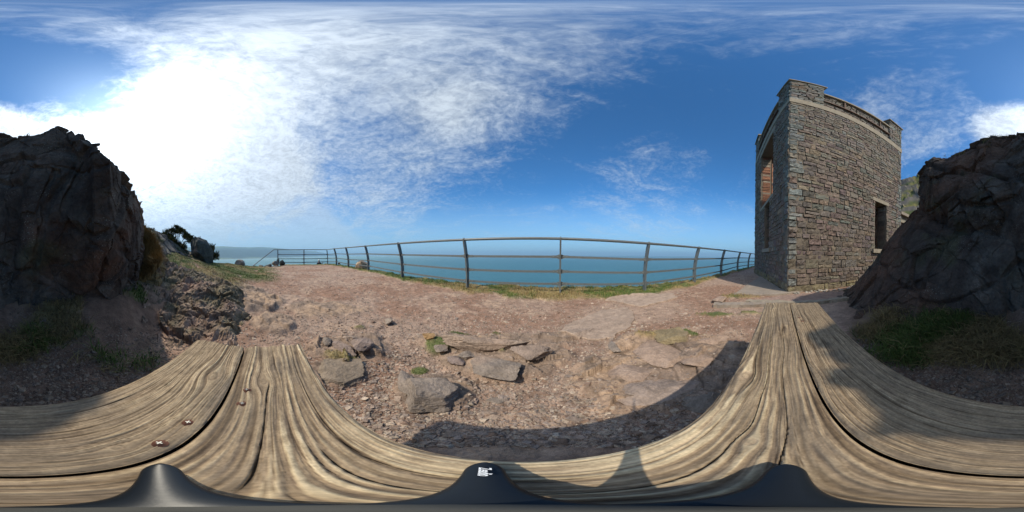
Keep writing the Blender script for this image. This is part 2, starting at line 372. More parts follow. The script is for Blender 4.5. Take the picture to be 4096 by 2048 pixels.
# ------------------------------------------------------------------ sea, far coast, hillside, haze
def sea():
    rs = np.concatenate([[5], np.geomspace(20, 38000, 60)]); azs = np.linspace(-PI, PI, 181)[:-1]
    A, R = np.meshgrid(azs, rs); V = np.stack([R*np.sin(A), R*np.cos(A), 0*R-100], -1).reshape(-1, 3)
    m = bpy.data.materials.new('sea_water'); m.use_nodes = True; t = NT(m.node_tree); b = t.n['Principled BSDF']
    g = t.add('ShaderNodeNewGeometry').outputs['Position']
    st = t.add('ShaderNodeMapping', {0: g, 2: (0, 0, math.radians(-20)), 3: (.0012, .006, 0)}).outputs[0]
    sp = t.add('ShaderNodeSeparateXYZ', {0: g}).outputs[0]
    f = t.ramp(t.math('ADD', sp, t.math('MULTIPLY', t.noise(st, 1, 5), 1800.)), -7000., 1800., 1, 0)  # paler western water: turbid shallows, with sky glitter put into the colour
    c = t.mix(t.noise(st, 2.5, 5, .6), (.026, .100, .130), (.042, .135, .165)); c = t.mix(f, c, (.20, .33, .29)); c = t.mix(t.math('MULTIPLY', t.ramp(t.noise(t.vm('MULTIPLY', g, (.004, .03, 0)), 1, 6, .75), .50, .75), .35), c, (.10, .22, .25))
    t.l.new(c, b.inputs['Base Color']); b.inputs['Roughness'].default_value = .42; b.inputs['IOR'].default_value = 1.33
    b.inputs['Specular IOR Level'].default_value = .35
    h = t.math('ADD', t.noise(g, .05, 8, .7), t.math('MULTIPLY', t.noise(t.vm('MULTIPLY', g, (.02, .06, 0)), 1, 4), .7))
    t.l.new(t.add('ShaderNodeBump', {'Strength': .45, 'Distance': 6., 'Height': h}).outputs[0], b.inputs['Normal'])
    mesh('sea', V, grid_faces(len(rs), len(azs), True)[:, ::-1], m, None, True, kind='structure')
sea()
def coast():
    us = np.array([700, 780, 854, 896, 930, 990, 1040, 1098, 1152, 1190, 1226, 1261, 1275, 1300, 1325, 1340])
    vr = np.array([990, 988, 986, 985, 987, 989, 988, 990.5, 996, 1000, 1003, 1004, 1008, 1012, 1016, 1018])
    rs = np.array([4300, 4300, 4400, 4600, 4900, 5300, 5600, 6200, 7200, 8200, 9300, 10300, 10800, 11800, 12800, 13400])
    uu = np.linspace(700, 1340, 420); v = np.interp(uu, us, vr); r0 = np.interp(uu, us, rs)
    depth = np.interp(uu, [700, 1100, 1270, 1340], [2600, 2600, 1500, 300])
    az = (uu-2048)/4096*2*PI
    top = ray(uu, v); te = top[:, 2]/np.hypot(top[:, 0], top[:, 1]); taz = np.arctan2(top[:, 0], top[:, 1])
    N = 70; V = []; C = []
    for i in range(N):
        s = i/(N-1)
        R = r0+depth*s*1.25; ztop = te*(r0+depth)
        prof = np.interp(s, [0, .02, .10, .2, .45, .8, 1.], [0, .02, .05, .13, .62, 1., .8])
        z = -101+(ztop+101)*prof
        P = np.stack([R*np.sin(taz), R*np.cos(taz), z], -1)
        q = P/900.; P[:, 2] += np.interp(s, [0, .1, .4, .8, 1], [0, 4, 26, 6, 0])*fbm(np.stack([q[:, 0], q[:, 1], 0*q[:, 0]], -1)*2, 4, 61)*np.minimum(1, depth/1500)
        P[:, 2] = np.maximum(P[:, 2], -101+s*8)
        n = fbm(P/260., 4, 62)[:, None]; nn = fbm(P/700.+3, 3, 63)[:, None]
        wood = np.array([.022, .038, .026]); field = np.array([.12, .16, .055]); shore = np.array([.30, .29, .22])
        k = np.interp(s, [0, .03, .1, .16, .55, .75, 1], [0, .3, .9, .0, .0, .8, .9])
        c = lerp(wood, field, np.clip(k*sstep(n+nn*.5, -.35, .1)+.25*sstep(nn, .35, .5), 0, 1)); 
        if s < .025: c = lerp(c, shore, .8)
        V.append(P); C.append(c*(1+.35*n))
    mesh('hills', np.concatenate(V), grid_faces(N, len(uu)), mat_col('far_land', .95, .3, .004, 0), np.clip(np.concatenate(C), .01, 1), True, kind='structure')
coast()
def hillside():                                         # steep grassy crag behind the tower
    us = np.linspace(3500, 3790, 160); N = 60; V = []; C = []
    vt = np.interp(us, [3500, 3600, 3630, 3660, 3700, 3790], [740, 718, 706, 702, 690, 660])
    for i in range(N):
        s = i/(N-1); v = lerp(960, vt, min(s/.9, 1)); r = 12+18*min(s/.9, 1)**1.1; P = at_r(us, v, r)
        if s > .9: P[:, 2] -= (s-.9)*40; P[:, 0] += (s-.9)*60*.7; P[:, 1] -= (s-.9)*60*.7
        n = fbm(P*.5, 4, 71); fc = facet(P*.55, 72); P[:, 2] += .55*fc+.3*n; P[:, 0] += .3*fc
        rk = sstep(fbm(P*.42, 3, 73)+.5*fc, -.05, .2)[:, None]
        g = lerp(np.array([.16, .14, .04]), np.array([.07, .085, .025]), sstep(fbm(P*1.5, 3, 74), -.2, .3)[:, None])
        c = lerp(g, np.array([.115, .10, .085]), rk)*(1+.35*fbm(P*3, 3, 75)[:, None]); V.append(P); C.append(c)
    mesh('hillside', np.concatenate(V), grid_faces(N, len(us)), M_rock2, np.clip(np.concatenate(C), .01, 1), False, kind='structure')
hillside()
def haze():
    mb = MB(); L = 40000
    mb.box(lambda V: V, (-L, -L, -103), (L, L, 420))
    m = bpy.data.materials.new('haze_air'); m.use_nodes = True; t = NT(m.node_tree)
    for n in list(t.n): t.n.remove(n)
    pv = t.add('ShaderNodeVolumePrincipled', {'Color': (.46, .76, 1., 1), 'Density': 1.1e-4, 'Anisotropy': .1})
    t.add('ShaderNodeOutputMaterial', {1: pv.outputs[0]})
    mb.build('haze', m, kind='stuff')
HAZE = True
if HAZE: haze()
# ------------------------------------------------------------------ rock masses
def resamp(P, k):                                       # P rows x cols x 3, resample rows smoothly
    n = len(P); t = np.linspace(0, n-1, k); i = np.clip(t.astype(int), 0, n-2); f = (t-i)
    p0 = P[np.maximum(i-1, 0)]; p1 = P[i]; p2 = P[i+1]; p3 = P[np.minimum(i+2, n-1)]; f = f.reshape(-1, *([1]*(P.ndim-1)))
    cr = .5*((2*p1)+(-p0+p2)*f+(2*p0-5*p1+4*p2-p3)*f*f+(-p0+3*p1-3*p2+p3)*f**3)
    return lerp(p1+(p2-p1)*f, cr, .5)
def crag(name, nodes, M, N, colf, big=.06, bs=2.6, small=.015, strat=None, back=(.5, 1.3, 1.9), seed=0, mat=None, jag=0., fade=0., **kw):
    """rock mass given by columns (u, [(v, r) from foot to crest]); it carries on behind its crest and down"""
    us = np.array([n[0] for n in nodes], float); K = len(nodes[0][1])
    A = np.array([n[1] for n in nodes], float)          # cols x K x 2
    uu = np.linspace(us[0], us[-1], M)
    B = np.stack([[np.interp(uu, us, A[:, k, c]) for c in (0, 1)] for k in range(K)])   # K x 2 x M
    rows = [at_r(uu % 4096, B[k, 0], B[k, 1]) for k in range(K)]
    foot = rows[0].copy(); foot[:, 2] -= .25; rows = [foot]+rows
    crest = rows[-1]; d = crest.copy(); d[:, 2] = 0; d /= np.linalg.norm(d, axis=1)[:, None]
    zf = rows[0][:, 2]
    for b, dz in zip(back, (.05, .35, 9)):
        q = crest+d*b; q[:, 2] = np.maximum(crest[:, 2]-dz, zf-.3) if dz < 5 else zf-.3; rows.append(q)
    P = resamp(np.array(rows), N)
    dv = np.gradient(P, axis=0); du = np.gradient(P, axis=1); nr = np.cross(du, dv); nr /= np.linalg.norm(nr, axis=-1)[..., None]+1e-9
    sgn = np.sign(-(nr*P/np.linalg.norm(P, axis=-1)[..., None]).sum(-1))[..., None]; nr = nr*np.where(sgn == 0, 1, sgn)
    q = P+.25*np.stack([fbm(P*1.2, 2, seed+1), fbm(P*1.2, 2, seed+2), fbm(P*1.2, 2, seed+3)], -1)
    h = big*facet(q*bs*np.array([1, 1, .75]), seed+5)+.45*big*facet(q*bs*2.3, seed+6)+small*fbm(P*9, 4, seed+7)+small*.6*facet(P*bs*5.5, seed+8)
    b1, b2, _, _ = cells(q*bs*.8, seed+15); h = h-big*.9*sstep(b2-b1, .10, 0)
    if strat: h = h+strat[1]*ridged(P*np.array(strat[0]), 3, seed+9)
    if jag: h = h+jag*np.abs(facet(P*6, seed+10))+jag*.5*np.abs(facet(P*15, seed+11))
    P = P+nr*h[..., None]
    if fade: P[..., 2] -= (.22*(1-sstep(np.linspace(1, 0, M), 0, fade)))[None, :]
    C = colf(P, h)
    return mesh(name, P.reshape(-1, 3), grid_faces(N, M), mat or M_rock, np.clip(C.reshape(-1, 3), .008, 1), False, **kw)
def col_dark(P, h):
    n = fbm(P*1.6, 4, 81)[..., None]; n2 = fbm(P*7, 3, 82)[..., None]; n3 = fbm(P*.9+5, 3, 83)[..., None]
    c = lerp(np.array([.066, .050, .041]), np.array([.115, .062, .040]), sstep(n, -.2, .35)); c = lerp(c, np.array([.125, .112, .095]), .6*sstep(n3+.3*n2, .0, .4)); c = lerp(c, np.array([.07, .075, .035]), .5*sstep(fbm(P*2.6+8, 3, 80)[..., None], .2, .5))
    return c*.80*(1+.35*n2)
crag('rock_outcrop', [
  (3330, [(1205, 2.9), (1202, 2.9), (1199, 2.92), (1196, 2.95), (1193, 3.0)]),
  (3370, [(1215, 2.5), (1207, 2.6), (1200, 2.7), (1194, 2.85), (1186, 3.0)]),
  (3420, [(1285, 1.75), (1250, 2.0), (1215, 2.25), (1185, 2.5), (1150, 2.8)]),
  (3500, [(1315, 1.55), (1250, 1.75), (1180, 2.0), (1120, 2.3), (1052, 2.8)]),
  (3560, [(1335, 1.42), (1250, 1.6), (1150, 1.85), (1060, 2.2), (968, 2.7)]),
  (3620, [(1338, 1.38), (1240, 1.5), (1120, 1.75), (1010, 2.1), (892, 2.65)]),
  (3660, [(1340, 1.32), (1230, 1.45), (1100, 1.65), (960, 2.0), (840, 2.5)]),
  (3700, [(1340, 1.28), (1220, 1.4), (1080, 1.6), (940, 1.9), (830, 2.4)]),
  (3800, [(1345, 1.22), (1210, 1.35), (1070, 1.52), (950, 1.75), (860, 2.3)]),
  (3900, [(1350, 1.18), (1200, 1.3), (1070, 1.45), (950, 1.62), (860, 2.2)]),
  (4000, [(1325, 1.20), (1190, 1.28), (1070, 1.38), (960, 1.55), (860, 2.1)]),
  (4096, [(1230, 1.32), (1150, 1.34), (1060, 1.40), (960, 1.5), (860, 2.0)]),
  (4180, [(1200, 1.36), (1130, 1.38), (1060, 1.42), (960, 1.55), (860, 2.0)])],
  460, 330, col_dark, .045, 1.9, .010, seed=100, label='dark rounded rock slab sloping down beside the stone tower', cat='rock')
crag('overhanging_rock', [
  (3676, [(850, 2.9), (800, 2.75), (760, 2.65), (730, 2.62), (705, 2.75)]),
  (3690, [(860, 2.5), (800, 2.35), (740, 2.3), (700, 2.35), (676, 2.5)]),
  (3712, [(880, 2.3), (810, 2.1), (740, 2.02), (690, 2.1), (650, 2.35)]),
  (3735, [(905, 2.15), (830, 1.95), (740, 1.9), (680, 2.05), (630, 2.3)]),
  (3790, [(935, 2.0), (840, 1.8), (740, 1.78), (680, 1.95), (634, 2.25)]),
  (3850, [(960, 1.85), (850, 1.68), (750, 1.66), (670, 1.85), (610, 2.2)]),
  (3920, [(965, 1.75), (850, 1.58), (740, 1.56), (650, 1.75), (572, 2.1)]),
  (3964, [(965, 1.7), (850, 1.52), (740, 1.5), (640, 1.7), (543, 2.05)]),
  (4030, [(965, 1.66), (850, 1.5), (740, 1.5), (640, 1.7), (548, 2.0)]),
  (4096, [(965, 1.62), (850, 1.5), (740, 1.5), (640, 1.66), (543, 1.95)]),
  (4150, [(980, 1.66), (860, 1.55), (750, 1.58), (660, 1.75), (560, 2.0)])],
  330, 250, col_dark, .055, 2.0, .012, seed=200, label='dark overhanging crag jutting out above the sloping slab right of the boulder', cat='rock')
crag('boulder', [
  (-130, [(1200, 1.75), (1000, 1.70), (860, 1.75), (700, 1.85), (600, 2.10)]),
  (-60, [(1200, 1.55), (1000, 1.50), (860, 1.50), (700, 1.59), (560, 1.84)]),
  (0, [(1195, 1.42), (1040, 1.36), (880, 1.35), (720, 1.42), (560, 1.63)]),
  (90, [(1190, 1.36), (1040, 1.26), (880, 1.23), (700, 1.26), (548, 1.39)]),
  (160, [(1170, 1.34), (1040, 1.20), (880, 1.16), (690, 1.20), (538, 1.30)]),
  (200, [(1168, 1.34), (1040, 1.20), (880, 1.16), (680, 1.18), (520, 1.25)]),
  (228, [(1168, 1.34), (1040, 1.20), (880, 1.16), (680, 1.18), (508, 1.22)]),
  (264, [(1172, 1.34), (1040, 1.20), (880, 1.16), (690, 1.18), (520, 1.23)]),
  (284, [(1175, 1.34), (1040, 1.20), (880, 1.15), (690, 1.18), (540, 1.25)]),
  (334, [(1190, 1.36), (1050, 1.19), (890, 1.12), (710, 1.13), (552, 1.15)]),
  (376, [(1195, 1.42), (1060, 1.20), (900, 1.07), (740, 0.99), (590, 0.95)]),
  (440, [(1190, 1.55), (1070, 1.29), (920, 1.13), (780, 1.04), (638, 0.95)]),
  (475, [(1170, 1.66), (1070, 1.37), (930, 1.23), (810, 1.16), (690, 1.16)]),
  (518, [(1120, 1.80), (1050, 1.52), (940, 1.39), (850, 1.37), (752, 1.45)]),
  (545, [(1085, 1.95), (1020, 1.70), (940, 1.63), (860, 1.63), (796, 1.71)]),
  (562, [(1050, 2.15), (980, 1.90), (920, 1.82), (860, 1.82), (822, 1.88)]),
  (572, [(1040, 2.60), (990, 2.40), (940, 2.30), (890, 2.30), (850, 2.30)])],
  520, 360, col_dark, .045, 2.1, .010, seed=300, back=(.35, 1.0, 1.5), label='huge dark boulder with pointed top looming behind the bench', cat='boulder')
def col_crag(P, h):
    n = fbm(P*1.6, 4, 84)[..., None]; n2 = fbm(P*7, 3, 85)[..., None]
    c = lerp(np.array([.12, .105, .09]), np.array([.17, .14, .12]), sstep(n2, -.2, .3)); c = lerp(c, np.array([.085, .10, .04]), .6*sstep(n, .1, .4))
    return c*(1+.3*n2)
crag('craggy_ledge', [
  (552, [(960, 3.0), (945, 3.2), (930, 3.4), (915, 3.7), (900, 4.0)]),
  (577, [(965, 3.2), (950, 3.4), (935, 3.7), (920, 4.0), (905, 4.3)]),
  (612, [(980, 3.5), (965, 3.8), (950, 4.1), (935, 4.5), (921, 4.9)]),
  (651, [(1005, 3.9), (990, 4.2), (975, 4.5), (962, 4.9), (948, 5.3)]),
  (672, [(1015, 4.1), (1000, 4.4), (985, 4.8), (970, 5.2), (957, 5.6)]),
  (700, [(1028, 4.3), (1015, 4.7), (1000, 5.1), (987, 5.4), (974, 5.8)]),
  (730, [(1042, 4.6), (1030, 4.9), (1018, 5.2), (1005, 5.6), (993, 6.0)]),
  (760, [(1050, 4.9), (1040, 5.2), (1030, 5.5), (1020, 5.9), (1010, 6.3)]),
  (800, [(1056, 5.2), (1050, 5.5), (1044, 5.8), (1040, 6.2), (1036, 6.6)])],
  220, 120, col_crag, .10, 1.6, .02, seed=400, mat=M_rock2, back=(.8, 2, 2.8), label='long grey craggy ledge running down behind the dry grass', cat='rock')
def col_jag(P, h):
    n = fbm(P*2.2, 4, 86)[..., None]; n2 = fbm(P*9, 3, 87)[..., None]
    c = lerp(np.array([.165, .112, .080]), np.array([.25, .175, .128]), sstep(n2, -.3, .3)); c = lerp(c, np.array([.26, .165, .12]), .8*sstep(n, -.05, .3)); c = lerp(c, np.array([.095, .10, .04]), .45*sstep(n, .05, -.3))
    return c*(1+.25*n2)
crag('jagged_outcrop', [
  (560, [(1420, 1.12), (1340, 1.32), (1260, 1.65), (1190, 2.0), (1120, 2.45)]),
  (600, [(1400, 1.18), (1330, 1.40), (1250, 1.8), (1160, 2.3), (1040, 3.1)]),
  (640, [(1440, 1.06), (1340, 1.40), (1250, 1.85), (1160, 2.4), (1040, 3.3)]),
  (700, [(1415, 1.12), (1330, 1.45), (1230, 1.9), (1140, 2.5), (1068, 3.3)]),
  (760, [(1390, 1.18), (1310, 1.50), (1220, 1.9), (1140, 2.4), (1082, 3.1)]),
  (830, [(1385, 1.20), (1300, 1.50), (1220, 1.9), (1160, 2.3), (1116, 2.9)]),
  (900, [(1385, 1.20), (1300, 1.50), (1230, 1.85), (1180, 2.15), (1142, 2.6)]),
  (960, [(1382, 1.21), (1300, 1.55), (1240, 1.85), (1200, 2.1), (1166, 2.5)]),
  (1020, [(1370, 1.24), (1325, 1.45), (1285, 1.6), (1252, 1.80), (1225, 2.02)]),
  (1070, [(1345, 1.34), (1325, 1.40), (1305, 1.5), (1285, 1.6), (1265, 1.7)])],
  460, 280, col_jag, .045, 2.6, .03, strat=((2.2, 10, 7), .05), seed=500, mat=M_rock2, back=(.5, 1.0, 1.4), jag=.012, fade=.3, label='low jagged brown outcrop of splintered rock at the left end of the bench', cat='rock')
# ------------------------------------------------------------------ loose rocks
def ico(n):
    import bmesh
    bm = bmesh.new(); bmesh.ops.create_icosphere(bm, subdivisions=n, radius=1)
    V = np.array([v.co[:] for v in bm.verts]); F = np.array([[v.index for v in f.verts] for f in bm.faces]); bm.free(); return V, F
ICO = {k: ico(k) for k in (1, 2, 4, 5)}
def rock(name, u, v, size, label, rz=0., sink=.25, seed=0, col=(.26, .19, .155), r=None, z=None, tilt=(0, 0), sub=4, cuts=11, cat='rock', group=None, mat=None, rough=.05):
    """size: across the view, along the view, high; foot centre at photo pixel u,v"""
    if r is None:
        p = at_z(u, v, -.74 if z is None else z)
        for _ in range(6): p = at_z(u, v, float(height(np.array([p[0]]), np.array([p[1]]), False)[0]))
    else: p = at_r(u, v, r)
    V, F = ICO[sub]; g = np.random.default_rng(seed); V = V.copy()
    for k in range(cuts):
        n = g.normal(size=3); n /= np.linalg.norm(n); d = g.uniform(.42, .78); s = V@n; V = V-np.maximum(0, s-d)[:, None]*n*.97
    V = V*(1+rough*fbm(V*1.8+seed, 3, seed)[:, None]+rough*.8*facet(V*2.2+seed, seed+1)[:, None]+rough*.45*facet(V*5.5+seed, seed+2)[:, None]+rough*.3*fbm(V*7+seed, 3, seed)[:, None])
    V /= np.abs(V).max(0); V = V*np.array(size)/2
    ta, tb = tilt; c, s = math.cos(ta), math.sin(ta); V = V@np.array([[1, 0, 0], [0, c, -s], [0, s, c]]).T; c, s = math.cos(tb), math.sin(tb); V = V@np.array([[c, 0, s], [0, 1, 0], [-s, 0, c]]).T
    az = math.atan2(p[0], p[1])-rz; ex = np.array([math.cos(az), -math.sin(az), 0]); ey = np.array([math.sin(az), math.cos(az), 0])
    n2 = fbm(V*12+seed, 3, 88)[:, None]; n1 = fbm(V*4+seed, 3, 89)[:, None]
    cc = np.array(col)*(1+.25*n2); cc = lerp(cc, np.array([.30, .21, .155]), .5*sstep(n1, .1, .4))
    Wv = V[:, :1]*ex+V[:, 1:2]*ey+V[:, 2:]*np.array([0, 0, 1]); Wv[:, 2] += size[2]*(.5-sink)
    o = mesh(name, Wv, F, mat or M_rock2, np.clip(cc, .01, 1), False, label=label, cat=cat, group=group)
    o.location = tuple(float(a) for a in p); return o
X = 4096/2576.
GREY = (.215, .172, .140); PALE = (.30, .225, .175); TAN = (.31, .22, .165)
def box_rock(name, bx, k, label, seed, col, rz, sink):
    x0, x1, y0, y1 = [a*X for a in bx]; uc = (x0+x1)/2; zg = -.74
    for _ in range(3):
        q = at_z(uc, y1, zg); r1 = np.hypot(q[0], q[1]); zg = float(height(np.array([q[0]]), np.array([q[1]]), False)[0])
    hv = k*(x1-x0)/4096*2*PI*r1*1.1; q = at_z(uc, y0, zg+hv*.8); r0 = np.hypot(q[0], q[1]); r0 = max(r0, r1+.06); rc = (r0+r1)/2; w = (x1-x0)/4096*2*PI*rc*1.2
    d = ray(uc, 1100.); d = d/np.hypot(d[0], d[1]); px, py = d[0]*rc, d[1]*rc; zg = float(height(np.array([px]), np.array([py]), False)[0])
    el = zg/rc; vv = 1024-math.atan(el)/PI*2048
    o = rock(name, uc, vv, (w, r0-r1, hv/(1-sink)*.9), label, rz=rz, sink=sink, seed=seed, col=col, r=rc, cat='boulder' if name == 'boulder' else 'rock', sub=5 if w > .2 else 4, cuts=20, rough=.09 if 'ridge' not in name else .05)
    o.location = (px, py, zg)
box_rock('boulder', (1015, 1150, 945, 1045), 0.5, 'large grey cracked boulder lying in the gravel in front of the bench', 3, GREY, 0, 0.3)
box_rock('rock', (998, 1035, 922, 1005), 0.9, 'slim upright grey rock left of the cracked boulder', 5, GREY, 0, 0.3)
box_rock('rock', (1193, 1312, 900, 978), 0.3, 'domed grey rock in the middle of the rock cluster', 8, GREY, 0, 0.35)
box_rock('rock', (1288, 1384, 862, 928), 0.34, 'blocky brown rock with dark cleft at right end of the cluster', 9, (.25, .185, .145), 0, 0.3)
box_rock('ledge', (1120, 1345, 840, 888), 0.2, 'long flat brown ledge at the back of the rock cluster', 12, PALE, 0, 0.35)
box_rock('rock', (1093, 1130, 868, 897), 0.45, 'small grey stone among dry grass left of the ledge', 14, GREY, 0, 0.25)
box_rock('rock', (1125, 1166, 888, 926), 0.4, 'brown stone between dry grass and domed grey rock', 16, (.22, .165, .14), 0, 0.25)
box_rock('rock', (1152, 1196, 878, 912), 0.4, 'pale grey stone just below the left part of the ledge', 17, GREY, 0.3, 0.25)
box_rock('rock', (1064, 1096, 850, 872), 0.4, 'stone with orange lichen at the left tip of the ledge', 18, (.34, .21, .10), 0, 0.25)
box_rock('rock', (966, 985, 796, 820), 0.9, 'single small standing stone in the open gravel', 20, GREY, 0, 0.2)
box_rock('rock', (845, 888, 838, 895), 0.55, 'pointed brown stone at the left edge of the path', 22, (.22, .165, .14), 0.4, 0.3)
box_rock('rock', (886, 946, 858, 902), 0.35, 'broken brown stone beside the pointed stone on the path edge', 23, (.23, .17, .14), 0, 0.35)
box_rock('rock', (800, 905, 898, 978), 0.22, 'mossy low rock at the near left edge of the path', 24, (.22, .17, .125), 0, 0.5)
box_rock('rock', (812, 836, 838, 870), 0.6, 'narrow grey stone between bench end and pointed stone', 25, GREY, 0, 0.3)
box_rock('rock', (862, 905, 838, 858), 0.3, 'flat stone at the top of the left rubble', 26, PALE, 0, 0.4)
box_rock('ridge_rock', (1612, 1706, 850, 930), 0.22, 'tan smooth ridge of rock running towards the bench', 30, TAN, 0.5, 0.45)
box_rock('ridge_rock', (1535, 1640, 905, 975), 0.18, 'lower tan continuation of the smooth ridge nearer the camera', 31, TAN, 0.7, 0.5)
box_rock('rock', (1640, 1745, 830, 872), 0.22, 'moss capped rock at the top of the tan ridge', 32, (.20, .155, .09), 0, 0.45)
box_rock('rock_slab', (1752, 1832, 836, 868), 0.14, 'flat pale slab right of the moss capped rock', 33, TAN, 0, 0.5)
box_rock('rock_slab', (1722, 1790, 886, 930), 0.16, 'angular slab at the edge of the bench shadow', 34, TAN, -0.4, 0.5)
box_rock('rock_slab', (1500, 1760, 945, 1022), 0.08, 'broad smooth grey slab partly in the bench shadow', 35, (.26, .20, .165), 0.1, 0.6)
box_rock('rock_slab', (1700, 1830, 975, 1045), 0.12, 'dark grey slab wholly inside the bench shadow', 36, GREY, 0, 0.5)
box_rock('rock', (1534, 1556, 858, 892), 0.35, 'narrow grey stone on the path between ledge and ridge', 37, GREY, 0.5, 0.3)
box_rock('rock', (1226, 1278, 995, 1018), 0.14, 'flat grey stone in gravel below the rock cluster', 38, GREY, 0, 0.4)
box_rock('rock', (1790, 1826, 740, 768), 0.5, 'angular stone at the left of the grass below the tower slab', 39, TAN, 0, 0.3)
box_rock('rock', (988, 1016, 895, 908), 0.2, 'small flat stone in gravel left of the rock cluster', 41, GREY, 0, 0.3)
# rocks near the far railing and skyline
rock('boulder', 803, 1056, (.84, .7, 1.0), 'dark grey split boulder below the gorse bushes', r=5.5, seed=57, sink=.06, col=(.075, .08, .07), cat='boulder', cuts=16, rough=.12)
rock('rock', 960, 1068, (.55, .5, .42), 'grey rock on the skyline between gorse and railing', r=8.3, seed=51, sink=.08, col=(.22, .20, .18))
rock('rock', 1042, 1070, (.36, .3, .18), 'low dark rock left of the wooden step', r=9.5, seed=52, sink=.1, col=(.09, .09, .085))
rock('rock', 1073, 1074, (.50, .4, .34), 'dark jagged rock beside the wooden step', r=9.3, seed=53, sink=.1, col=(.075, .075, .07))
rock('rock', 1100, 1066, (.46, .4, .42), 'pale leaning rock left of the first railing post', r=10.6, seed=54, sink=.1, col=(.18, .15, .12))
rock('rock', 1113, 1062, (.24, .3, .66), 'tall dark pointed rock behind the first railing post', r=11.2, seed=55, sink=.05, col=(.05, .05, .045), tilt=(0, -.12))
rock('rock', 1128, 1062, (.44, .4, .42), 'dark rock right of the first railing post', r=11.0, seed=56, sink=.05, col=(.07, .07, .06))
rock('rock', 1019, 1068, (.14, .12, .12), 'small pale stone at the foot of the sloping handrail', r=9.6, seed=57, sink=.1, col=(.30, .28, .26), sub=2)
rock('boulder', 1444, 1077, (.80, .6, .62), 'tan boulder on the cliff edge behind the railing', r=7.6, seed=58, sink=.22, col=(.34, .25, .17), cat='boulder')
rock('rock', 1357, 1058, (.2, .2, .16), 'small dark stone behind the railing at the far corner', r=11, seed=59, sink=.1, col=(.07, .06, .05), sub=2)
for i, (u, v, w, h) in enumerate([(1838, 1145, .26, .13), (1912, 1150, .18, .12), (1990, 1160, .10, .07), (2140, 1168, .36, .16), (2360, 1166, .50, .10), (2460, 1162, .36, .09), (2730, 1135, .22, .13)]):
    rock('turf_clod', u, v+8, (w, .2, h), ['brown earth clod behind the second large post from the left of the sea view', 'small grassy clod right of the brown clod by the post',
         'tiny brown clod midway on the cliff edge', 'heaped dark soil clod with heather left of the central post', 'long reddish earth clod right of the central post',
         'earth clod between central post and its right neighbour', 'mossy hump beside the shortest footing block'][i], r=float(np.interp(u, [1838, 2240, 2730], [3.75, 3.3, 4.45])), seed=70+i, sink=.1, col=(.13, .075, .05), rough=.18, cat='earth clod', mat=M_ground, group=None)
# ------------------------------------------------------------------ gravel, grass
def gravel():
    N = 130000; az = rng.uniform(-PI, PI, N); r = np.exp(rng.uniform(math.log(.30), math.log(9.5), N)); x = r*np.sin(az); y = r*np.cos(az)
    g, dry, e = masks(x, y); n = fbm(np.stack([x, y, 0*x], -1)*1.5, 3, 92)
    keep = (bedrock(x, y)[0] < .3+.9*rng.random(N)**2) & (g < .4+.2*rng.random(N)) & (e < -.5) & (rng.random(N) < .55+.9*(n+.3)) & ((np.abs(az) < PI*.6) | (r < 1.3))
    x, y, r = x[keep], y[keep], r[keep]; N = len(x); z = height(x, y)
    V0 = np.array([[-1, -1, -.4], [1, -1, -.4], [1, 1, -.4], [-1, 1, -.4], [-.7, -.7, .6], [.7, -.7, .6], [.7, .7, .6], [-.7, .7, .6]], float)
    F0 = np.array([[0, 3, 2, 1], [4, 5, 6, 7], [0, 1, 5, 4], [1, 2, 6, 5], [2, 3, 7, 6], [3, 0, 4, 7]])
    s = np.exp(rng.normal(math.log(.0036), .5, N))*(1+.13*r); s = np.minimum(s, .030)
    V = V0[None]*(1+.38*rng.uniform(-1, 1, (N, 8, 3))); V = V*s[:, None, None]*np.stack([rng.uniform(.7, 1.6, N), rng.uniform(.6, 1.1, N), rng.uniform(.3, .75, N)], -1)[:, None, :]
    t = rng.uniform(0, 2*PI, N); c, sn = np.cos(t)[:, None], np.sin(t)[:, None]
    tx = rng.normal(0, .3, N)[:, None]; V[..., 2] = V[..., 2]+tx*V[..., 0]
    VX = V[..., 0]*c-V[..., 1]*sn+x[:, None]; VY = V[..., 0]*sn+V[..., 1]*c+y[:, None]; VZ = V[..., 2]+z[:, None]+.001
    P = np.stack([VX, VY, VZ], -1).reshape(-1, 3); F = (F0[None]+8*np.arange(N)[:, None, None]).reshape(-1, 4)
    base = np.array([[.26, .19, .148], [.235, .182, .15], [.30, .222, .17], [.19, .125, .09], [.33, .26, .20]])[rng.integers(0, 5, N)]*rng.uniform(.78, 1.38, (N, 1))*np.where((np.abs(np.degrees(np.arctan2(x, y))) > 112), .55, 1.)[:, None]  # gravel behind the bench gets darker colours, shade painted in
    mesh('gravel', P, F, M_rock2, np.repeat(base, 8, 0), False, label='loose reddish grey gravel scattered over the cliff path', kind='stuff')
gravel()
